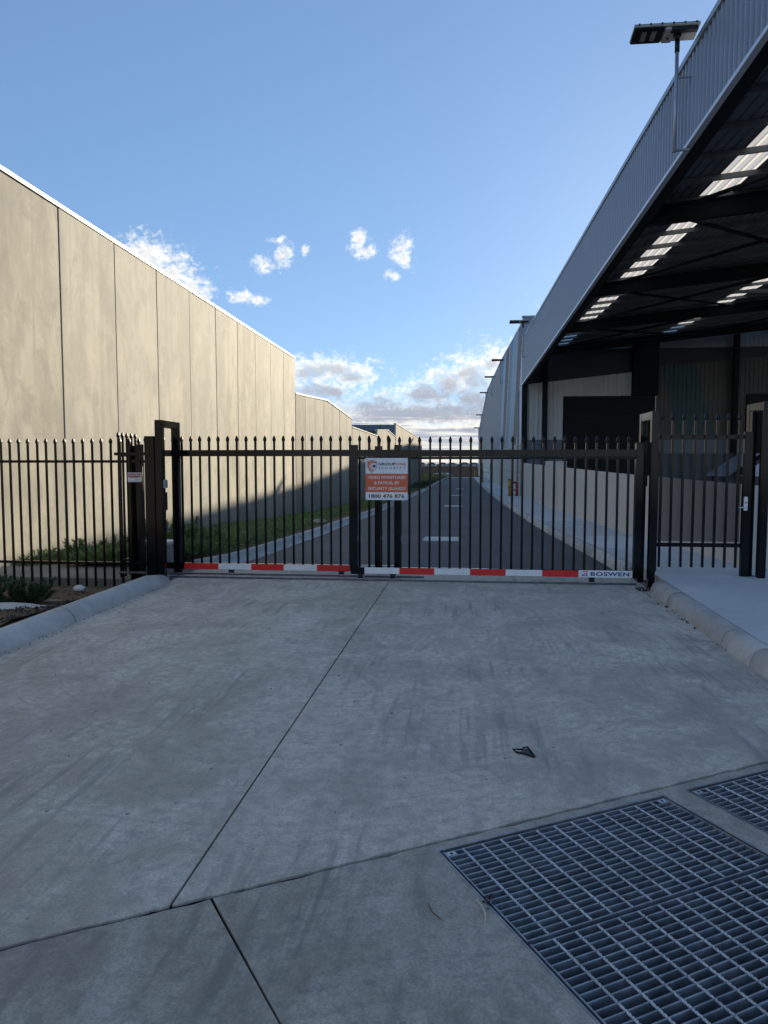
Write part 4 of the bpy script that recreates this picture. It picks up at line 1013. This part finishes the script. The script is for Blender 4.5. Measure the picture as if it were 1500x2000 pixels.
lamp_pos = [(13.25, 7.05), (41.6, 7.66), (62.2, 8.45), (77.0, 8.80), (92.5, 8.66), (108.5, 6.9), (121.5, 5.6)]
lamp_lab = ['nearest solar lamp, its whole head seen from below above the fascia', 'solar lamp on a short pole at the far end of the fascia', 'solar lamp just past the canopy, first one on the banded wall', 'second solar lamp along the banded wall', 'third solar lamp along the banded wall, at the top corner', 'fourth solar lamp on the sloping end of the banded wall', 'farthest solar lamp, low at the end of the banded wall']
base = solar_lamp(lamp_lab[0])
def copy_tree(o, parent=None):
    c = o.copy(); col.objects.link(c); c.parent = parent
    for ch in list(o.children): copy_tree(ch, c)
    return c
for i, (y, z) in enumerate(lamp_pos):
    o = base if i == 0 else copy_tree(base)
    o.location = (3.78, y, z); o['label'] = lamp_lab[i]

# ------------------------------------------------------------------ things on the footpath and road
def bollard(x, y, h, label):
    z = ground(y) + .155
    t = thing('bollard', label, 'bollard', (x, y, z), 'yellow bollards on the footpath')
    tube('shaft', [(x, y, z), (x, y, z + h)], .085, 'yellow', t, 14); tube('cap', [(x, y, z + h + .001), (x, y, z + h + .03), (x, y, z + h + .05)], [.09, .085, .03], 'black_rough', t, 14)
    tube('band', [(x, y, z + h * .5), (x, y, z + h * .5 + .05)], .088, 'black_rough', t, 14); tube('base_plate', [(x, y, z), (x, y, z + .012)], .15, 'yellow', t, 14)
bollard(3.32, 44.2, 1.0, 'nearest yellow bollard, beside the red hydrant'); bollard(2.78, 76, 1.05, 'yellow bollard at the side of the steel stairs'); bollard(2.72, 101, .95, 'farthest yellow bollard at the end of the footpath')
hy = thing('fire_hydrant', 'red fire hydrant standpipe against the wall by the bollard', 'hydrant', (3.72, 44.6, -.42))
hz = ground(44.6) + .155
tube('standpipe', [(3.80, 44.6, hz), (3.80, 44.6, hz + .80)], .075, 'hydrant', hy, 12); tube('elbow', [(3.80, 44.6, hz + .78), (3.72, 44.6, hz + .84), (3.56, 44.6, hz + .82)], .06, 'hydrant', hy, 10)
tube('valve_wheel', [(3.55, 44.6, hz + .82), (3.52, 44.6, hz + .82)], .09, 'hydrant', hy, 12); tube('coupling', [(3.60, 44.55, hz + .35), (3.80, 44.6, hz + .35)], .04, 'hydrant', hy, 10)
tube('base_flange', [(3.80, 44.6, hz), (3.80, 44.6, hz + .03)], .14, 'hydrant', hy, 12)
ap = thing('water_pipe', 'thin dark pipe with a foot plate standing by the hydrant', 'pipe', (3.62, 45.9, hz))
tube('pipe', [(3.62, 45.9, hz), (3.62, 45.9, hz + 2.4)], .03, 'darksteel', ap, 8); bar('foot_plate', 3.45, 3.72, 45.8, 46.0, hz, hz + .08, 'black_rough', ap, .01)
sr = thing('access_stairs', 'small steel access stairs with handrails far along the footpath', 'stairs', (3.2, 77, -.44))
sz0 = ground(77) + .155
for i in range(6): bar('tread', 2.95, 3.85, 76.9 + i * .26, 77.18 + i * .26, sz0 + .17 + i * .17, sz0 + .21 + i * .17, 'galv', sr, .004)
for x in (2.92, 3.86): tube('stringer', [(x, 76.8, sz0), (x, 78.5, sz0 + 1.12)], .05, 'black_rough', sr, 6)
bar('landing', 2.92, 4.0, 78.46, 79.8, sz0 + 1.06, sz0 + 1.12, 'galv', sr, .004)
for x in (2.92, 3.86):
    tube('handrail', [(x, 76.9, sz0), (x, 76.9, sz0 + 1.0), (x, 78.5, sz0 + 2.1), (x, 79.8, sz0 + 2.1), (x, 79.8, sz0)], .028, 'darksteel', sr, 6)
    tube('midrail', [(x, 76.9, sz0 + .55), (x, 78.5, sz0 + 1.6), (x, 79.8, sz0 + 1.6)], .02, 'darksteel', sr, 6)
cov = [(-.31, 16.75, .88, 1.33, 'nearest pale rectangular pit cover set in the asphalt'), (-.10, 34.65, .88, 1.2, 'second pale pit cover along the road'), (.10, 49.0, .76, 1.2, 'third pale pit cover along the road'), (.38, 62.7, .6, 1.2, 'farthest pale pit cover along the road')]
for (x, y, w, l, lab) in cov:
    y0, y1 = y - l / 2, y + l / 2
    t = thing('pit_cover', lab, 'pit cover', (x, y, ground(y)), 'pit covers down the middle of the road')
    for nm, e, m_, dz in (('surround', 0, 'kerb', .004), ('lid', .06, 'path', .009)):
        vs = [(x - w / 2 + e, y0 + e, ground(y0) + dz), (x + w / 2 - e, y0 + e, ground(y0) + dz), (x + w / 2 - e, y1 - e, ground(y1) + dz), (x - w / 2 + e, y1 - e, ground(y1) + dz)]
        vs += [(a, b, c - .05) for a, b, c in vs]
        mk(nm, vs, [(0, 1, 2, 3), (4, 7, 6, 5), (0, 4, 5, 1), (1, 5, 6, 2), (2, 6, 7, 3), (3, 7, 4, 0)], m_, t)
# parked vehicle in the yard
cz = ground(16.5) + .1; cx, cy = 7.3, 16.0
car = thing('parked_car', 'dark parked car with sky reflection painted on its windscreen, seen through the footpath gate mesh', 'car', (cx, cy, cz))
def side_prism(name, prof, y0, y1, mat, parent, bv=.03, inset=0):
    n = len(prof); vs = [(x, y0, z) for x, z in prof] + [(x, y1, z) for x, z in prof]
    fs = [tuple(range(n)), tuple(reversed(range(n, 2 * n)))] + [((i + 1) % n, i, i + n, (i + 1) % n + n) for i in range(n)]
    o = mk(name, vs, fs, mat, parent); bevelled(o.data, bv, 2); return o
side_prism('body', [(cx - 2.3, cz + .35), (cx - 2.35, cz + .95), (cx - 2.2, cz + 1.18), (cx - 1.25, cz + 1.33), (cx + 2.2, cz + 1.33), (cx + 2.3, cz + 1.0), (cx + 2.3, cz + .35)], cy - .0, cy + 1.85, 'carpaint', car, .05)
side_prism('cabin', [(cx - 1.36, cz + 1.31), (cx - .55, cz + 1.88), (cx + 1.5, cz + 1.88), (cx + 2.1, cz + 1.31)], cy + .12, cy + 1.73, 'carpaint', car, .04)
vs = [(cx - 1.33, cy + .2, cz + 1.36), (cx - 1.33, cy + 1.65, cz + 1.36), (cx - .62, cy + 1.55, cz + 1.87), (cx - .62, cy + .3, cz + 1.87)]
mk('windscreen', [(x - .03, y, z + .03) for x, y, z in vs], [(0, 1, 2, 3)], 'screen', car)
flat('side_window', [(cx - 1.15, cz + 1.40), (cx - .25, cz + 1.40), (cx - .25, cz + 1.80), (cx - .58, cz + 1.80)], cy + .112, 'screen', car)
flat('side_window', [(cx - .15, cz + 1.40), (cx + 1.3, cz + 1.40), (cx + 1.2, cz + 1.80), (cx - .15, cz + 1.80)], cy + .112, 'pv', car)
bar('mirror', cx - 1.1, cx - .95, cy - .12, cy + .06, cz + 1.38, cz + 1.52, 'carpaint', car, .03)
for x in (cx - 1.45, cx + 1.4):
    for y in (cy - .02, cy + 1.65):
        w = tube('wheel', [(x, y, cz + .36), (x, y + .22, cz + .36)], .36, 'rubber', car, 20); tube('rim', [(x, y - .006, cz + .36), (x, y + .226, cz + .36)], .22, 'alu', w, 16)
bx = thing('white_crate', 'white box standing on the yard floor behind the low wall', 'box', (5.2, 38, .9))
bar('carcass', 4.75, 5.75, 37.6, 38.4, -.4, 1.66, 'whitebox', bx, .02); bar('lid', 4.73, 5.77, 37.58, 38.42, 1.661, 1.72, 'whitebox', bx, .01)
# dropped clip and twigs in the foreground
cl = thing('plastic_clip', 'broken black plastic clip lying on the driveway', 'clip', (.40, 3.85, 0))
k = Vector((.40, 3.85, 0)); u = Vector((.50, -.86, 0)); w = Vector((.86, .5, 0))
def cp(a, b, z): q = k + u * a * .62 + w * b * .62; return (q.x, q.y, z * .62)
tube('frame', [cp(.085, .025, .008), cp(-.035, .035, .05), cp(-.05, .0, .045), cp(-.03, -.035, .008), cp(.085, .02, .008)], .0055, 'black_rough', cl, 6)
mk('web', [cp(.07, .02, .010), cp(-.03, .028, .04), cp(-.04, .0, .038), cp(-.025, -.025, .010)], [(0, 1, 2, 3)], 'darkgrey', cl)
tube('tail', [cp(-.03, -.035, .008), cp(-.06, -.07, .012), cp(-.10, -.085, .03)], [.006, .006, .003], 'black_rough', cl, 6)
tube('tail', [cp(-.05, .0, .03), cp(-.075, -.035, .025), cp(-.10, -.083, .028)], [.005, .005, .003], 'black_rough', cl, 6)
def twig(pts, r, label, mat='twig'):
    tag(tube('twig', pts, r, mat, None, 6), label, 'twig')
twig([(0.086, 2.512, 0.003), (0.105, 2.472, 0.006), (0.116, 2.421, 0.007), (0.112, 2.370, 0.004)], [.0015, .003, .003, .0015], 'pale curved dry twig beside the large drain grate')
twig([(-0.089, 2.470, 0.003), (-0.071, 2.416, 0.005), (-0.035, 2.377, 0.004)], [.0015, .0025, .0015], 'small brown curved twig farther from the drain grate', 'twig_brown')

# ------------------------------------------------------------------ plants, stones, litter
def leaf_cluster(vs, fs, c, n, r, h, ll, lw_, rng):
    for _ in range(n):
        a = rng.uniform(0, 2 * math.pi); q = math.sqrt(rng.random()) * r
        hz_ = h * rng.uniform(.25, 1.0) * (1 - .5 * (q / r) ** 2)
        p = Vector((c[0] + q * math.cos(a), c[1] + q * math.sin(a), c[2] + hz_))
        d = Vector((math.cos(a + rng.uniform(-1, 1)), math.sin(a + rng.uniform(-1, 1)), rng.uniform(.2, 1.6))).normalized()
        s = d.cross(Vector((rng.uniform(-1, 1), rng.uniform(-1, 1), rng.uniform(-1, 1)))).normalized() * lw_ * rng.uniform(.7, 1.3)
        L_ = ll * rng.uniform(.6, 1.3); k_ = len(vs)
        vs += [p, p + d * L_ * .45 + s, p + d * L_, p + d * L_ * .45 - s]; fs.append((k_, k_ + 1, k_ + 2, k_ + 3))
rng = random.Random(3); vs, fs = [], []
for i in range(2300):
    y = 11.3 + (rng.random() ** 1.7) * 46
    f = rng.uniform(.06, .93); x = (left_line(y) - .1) + f * ((left_toe(y) - .22) - (left_line(y) - .1))
    if noise.noise(Vector((x * .8, y * .5, 9))) < -.38: continue
    z = bed_z(x, y, f)
    leaf_cluster(vs, fs, (x, y, z - .02), 60 if y < 22 else 36, .26, rng.uniform(.12, .30), .085, .012, rng)
stuff(mk('ground_cover', vs, fs, 'leaf'), 'dense low green ground cover filling the bed along the concrete wall', 'ground cover')
vs, fs = [], []
for i in range(260):
    y = rng.uniform(58, 99); x = left_toe(y) - .3 - rng.random() ** 2 * 1.6
    leaf_cluster(vs, fs, (x, y, bed_z(x, y, .92) - .03), 26, .3, .22, .10, .016, rng)
stuff(mk('ground_cover', vs, fs, 'leaf_dark'), 'dark low planting along the far end of the kerb', 'ground cover')
vs, fs = [], []
for i in range(420):
    y = rng.uniform(79, 99); x = left_line(y) - rng.uniform(-1.2, 8)
    leaf_cluster(vs, fs, (x, y, wall_base(y) + .1 + (y - 77) * .012), 22, .35, .45, .22, .012, rng)
stuff(mk('grass', vs, fs, 'grass'), 'dry yellow grass on the sunlit verge past the walls', 'grass')
def shrub(x, y, z, r, h, n, label, seed, mat='leaf_dark', nst=9):
    t = thing('shrub', label, 'shrub', (x, y, z)); rg = random.Random(seed); V, F = [], []
    for i in range(nst):
        a = rg.uniform(0, 6.28); q = rg.uniform(.1, 1) * r; hh = h * rg.uniform(.55, 1.05)
        tip = Vector((x + q * math.cos(a), y + q * math.sin(a), z + hh)); b0 = Vector((x + .2 * q * math.cos(a), y + .2 * q * math.sin(a), z - .02))
        mid = (b0 + tip) / 2 + Vector((math.cos(a), math.sin(a), 0)) * r * .15
        tube('stem', [b0, mid, tip], [.009, .006, .003], 'stem', t, 5)
        for k_ in range(n):
            f = rg.uniform(.12, 1.03); p = b0.lerp(mid, f * 2) if f < .5 else mid.lerp(tip, f * 2 - 1)
            d = ((tip - b0).normalized() * rg.uniform(.5, 1.2) + Vector((rg.uniform(-1, 1), rg.uniform(-1, 1), rg.uniform(-.1, .8))) * .8).normalized()
            s = d.cross(Vector((rg.uniform(-1, 1), rg.uniform(-1, 1), rg.uniform(-1, 1)))).normalized() * .010; L_ = rg.uniform(.05, .10); m0 = len(V)
            V += [p, p + d * L_ * .5 + s, p + d * L_, p + d * L_ * .5 - s]; F.append((m0, m0 + 1, m0 + 2, m0 + 3))
    mk('foliage', V, F, mat, t)
shrub(-5.05, 7.75, near_soil(-5.05, 7.75),   .38, .24, 80, 'dark low shrub in the soil bed at the left edge', 1, nst=26)
shrub(-5.85, 8.1, near_soil(-5.85, 8.1),   .36, .26, 70, 'dark low shrub cut off by the left edge', 2, nst=22)
for i, (x, y, r_, h_, lab) in enumerate(((-6.95, 12.3, .32, .42, 'bushy shrub at the foot of the wall where its shadow begins'), (-6.35, 12.6, .36, .35, 'wide low shrub behind the fence footing'), (-5.85, 12.9, .32, .62, 'upright shrub behind the fence, second from the gate posts'), (-5.35, 12.4, .34, .66, 'tallest shrub behind the slim gate posts'), (-4.95, 12.6, .28, .62, 'leafy shrub seen through the tall gate frame'), (-4.45, 12.2, .34, .5, 'broad shrub just right of the tall gate frame'))):
    shrub(x, y, interp(x, [-7.5, -3.9], [-.25, .05]) - .03, r_, h_, 55, lab, 20 + i, 'leaf', 22)
def rock(name, x, y, z, r, flat_, mat, label, cat, seed, group=None):
    bm = bmesh.new(); bmesh.ops.create_icosphere(bm, subdivisions=3, radius=1)
    for v in bm.verts:
        d = 1 + .28 * noise.noise(v.co * 1.6 + Vector((seed * 3.7, 0, 0))) + .12 * noise.noise(v.co * 4 + Vector((0, seed, 0)))
        v.co = Vector((v.co.x * r[0] * d, v.co.y * r[1] * d, v.co.z * r[2] * d))
    me = bpy.data.meshes.new(name); bm.to_mesh(me); bm.free(); me.materials.append(MAT[mat])
    o = link(bpy.data.objects.new(name, me), None, (x, y, z))
    for p in me.polygons: p.use_smooth = True
    return tag(o, label, cat, group)
rock('fabric_sheet', -4.85, 7.15, near_soil(-4.85, 7.15) + .01, (.45, .16, .035), 0, 'fabric', 'crumpled pale fabric strip across the soil bed', 'fabric', 1)
rock('fabric_sheet', -5.55, 6.95, near_soil(-5.5, 6.95) + .015, (.40, .15, .04), 0, 'fabric', 'crumpled pale fabric piece at the left edge of the soil bed', 'fabric', 2)
rock('plastic_bag', -5.42, 9.66, near_soil(-5.42, 9.66) + .05, (.085, .055, .05), 0, 'whitebox', 'crumpled white plastic bag under the fence', 'bag', 3)
rock('stone', -5.7, 11.75, -.14, (.22, .14, .10), 0, 'stone', 'pale stone behind the fence between the shrubs', 'stone', 4); rock('stone', -6.4, 11.7, -.15, (.13, .1, .08), 0, 'stone', 'small pale stone left of the bigger one behind the fence', 'stone', 5)
rock('stone', -3.95, 20.2, -.09, (.22, .2, .07), 0, 'stone', 'pale stone on the edge of the bed beside the kerb', 'stone', 6); rock('stone', -4.5, 14.6, .06, (.13, .10, .10), 0, 'stone', 'pale stone half hidden in the ground cover', 'stone', 7)
rock('concrete_lump', -1.15, 102.2, -.15, (.7, .6, .35), 0, 'coping', 'white concrete lump at the far end of the kerb', 'concrete', 8)
tb_ = thing('timber_offcut', 'short timber offcut lying in the soil bed by the shrub', 'timber', (-5.0, 8.1, near_soil(-5.0, 8.1)))
o = bar('board', -5.2, -4.78, 8.06, 8.16, near_soil(-4.9, 8.1) - .02, near_soil(-4.9, 8.1) + .05, 'timber', tb_, .004)
vs, fs = [], []
def chips(vs, fs, n, fx_, fy_, fz_, s0, s1, rg):
    for _ in range(n):
        x, y = fx_(rg), fy_(rg); s = rg.uniform(s0, s1); z = fz_(x, y); k_ = len(vs); a = rg.uniform(0, 6.28)
        for (u_, v_, h_) in ((1, 0, 0), (-.4, .8, 0), (-.6, -.7, 0), (0, 0, .8)):
            vs.append((x + s * (u_ * math.cos(a) - v_ * math.sin(a)), y + s * (u_ * math.sin(a) + v_ * math.cos(a)), z + s * h_))
        fs += [(k_, k_ + 1, k_ + 3), (k_ + 1, k_ + 2, k_ + 3), (k_ + 2, k_, k_ + 3)]
chips(vs, fs, 120, lambda r_: -3.79 + abs(r_.gauss(0, .06)), lambda r_: r_.choice((5.4, 6.2, 7.1, 7.6, 8.5, 8.9)) + r_.gauss(0, .22), lambda x, y: .001, .003, .010, rng)
chips(vs, fs, 50, lambda r_: 2.36 - abs(r_.gauss(0, .04)), lambda r_: r_.choice((6.4, 7.35, 7.6, 8.1, 8.8)) + r_.gauss(0, .12), lambda x, y: .001, .004, .018, rng)
chips(vs, fs, 60, lambda r_: r_.uniform(2.3, 2.6), lambda r_: r_.uniform(9.0, 9.3), lambda x, y: .003, .008, .028, rng)
chips(vs, fs, 26, lambda r_: .13 + r_.gauss(0, .012), lambda r_: 2.515 + r_.gauss(0, .02), lambda x, y: .0, .003, .009, rng)
chips(vs, fs, 70, lambda r_: r_.uniform(-3.4, 2.2), lambda r_: r_.uniform(2.9, 9.2), lambda x, y: .001, .003, .009, rng)
stuff(mk('leaf_litter', vs, fs, 'litter'), 'dark crumbs of leaf litter along the kerbs and driveway', 'litter')
vs, fs = [], []
chips(vs, fs, 2600, lambda r_: r_.uniform(-5.9, -4.06), lambda r_: r_.uniform(6.15, 7.25), lambda x, y: near_soil(x, y) - .001, .006, .02, rng)
stuff(mk('gravel', vs, fs, 'gravel'), 'dark gravel patch in the soil bed beside the rounded kerb', 'gravel')
vs, fs = [], []
chips(vs, fs, 500, lambda r_: r_.uniform(-6.5, -4.1), lambda r_: r_.uniform(7.3, 9.9), lambda x, y: near_soil(x, y) - .001, .008, .025, rng)
stuff(mk('clods', vs, fs, 'litter'), 'dark soil clods scattered under the fence', 'soil clods')

# ------------------------------------------------------------------ far end: barrier, houses, hill
br = thing('site_barrier', 'white barrier frame with green posts at the far left of the road end', 'barrier', (-2.6, 97, -.3))
tube('frame', [(-3.3, 97, -.35), (-2.9, 97, .15), (-1.7, 97, .25), (-1.6, 97, -.3)], .06, 'whitebox', br, 8); tube('post', [(-2.75, 97.2, -.4), (-2.6, 97.2, .35)], .09, 'green', br, 8); tube('post', [(-1.35, 97.2, -.4), (-1.5, 97.2, .4)], .09, 'green', br, 8)
fpst = thing('marker_post', 'thin dark marker post in the dry grass', 'post', (-4.1, 88, -.5)); tube('shaft', [(-4.1, 88, -.5), (-4.1, 88, .85)], .035, 'darksteel', fpst, 6); tube('cap', [(-4.1, 88, .851), (-4.1, 88, .88)], .045, 'darksteel', fpst, 6)
hr = random.Random(11)
hlab = ['far house with a pale wall at the left of the row on the horizon', 'second house from the left on the horizon', 'third house from the left on the horizon', 'middle house with the tallest dark roof on the horizon', 'house on the horizon just right of the tallest roof', 'rightmost far house on the horizon beside the wall']
for i in range(6):
    x = -43 + i * 13.2 + hr.uniform(-1.5, 1.5); y = 880 + hr.uniform(-25, 25); w_, d_, h_ = hr.uniform(10, 13), 9, 2.7; zb = -2.0
    t = thing('house', hlab[i], 'house', (x, y, zb), 'houses on the horizon')
    box('wall', x - w_ / 2, x + w_ / 2, y, y + d_, zb, zb + h_, 'housewall', t)
    rh = hr.uniform(1.8, 2.6)
    mk('roof', [(x - w_ / 2 - .5, y - .5, zb + h_), (x + w_ / 2 + .5, y - .5, zb + h_), (x + w_ / 2 + .5, y + d_ + .5, zb + h_), (x - w_ / 2 - .5, y + d_ + .5, zb + h_), (x - w_ / 5, y + d_ / 2, zb + h_ + rh), (x + w_ / 5, y + d_ / 2, zb + h_ + rh)], [(0, 1, 5, 4), (1, 2, 5), (2, 3, 4, 5), (3, 0, 4), (0, 3, 2, 1)], 'roof_tile', t)
    for q in (-.28, .24): mk('window', boxv(x + q * w_ - .9, x + q * w_ + .9, y - .06, y - .005, zb + .8, zb + 2.0), BOXF, 'pv', t)
vs, fs = [], []
for i in range(41):
    x = -2600 + i * 160; h_ = 26 + 22 * noise.noise(Vector((x * .0016, 2.0, 0))) + 8 * noise.noise(Vector((x * .006, 5.0, 0)))
    h_ *= .6; vs += [(x, 5600, -8), (x, 6000, h_ - 6), (x, 6500, -8)]
for i in range(40):
    a = i * 3; fs += [(a, a + 3, a + 4, a + 1), (a + 1, a + 4, a + 5, a + 2)]
structure(mk('hills', vs, fs, 'hill', origin=(0, 6000, -8)), 'low hills tinted blue for haze on the horizon')
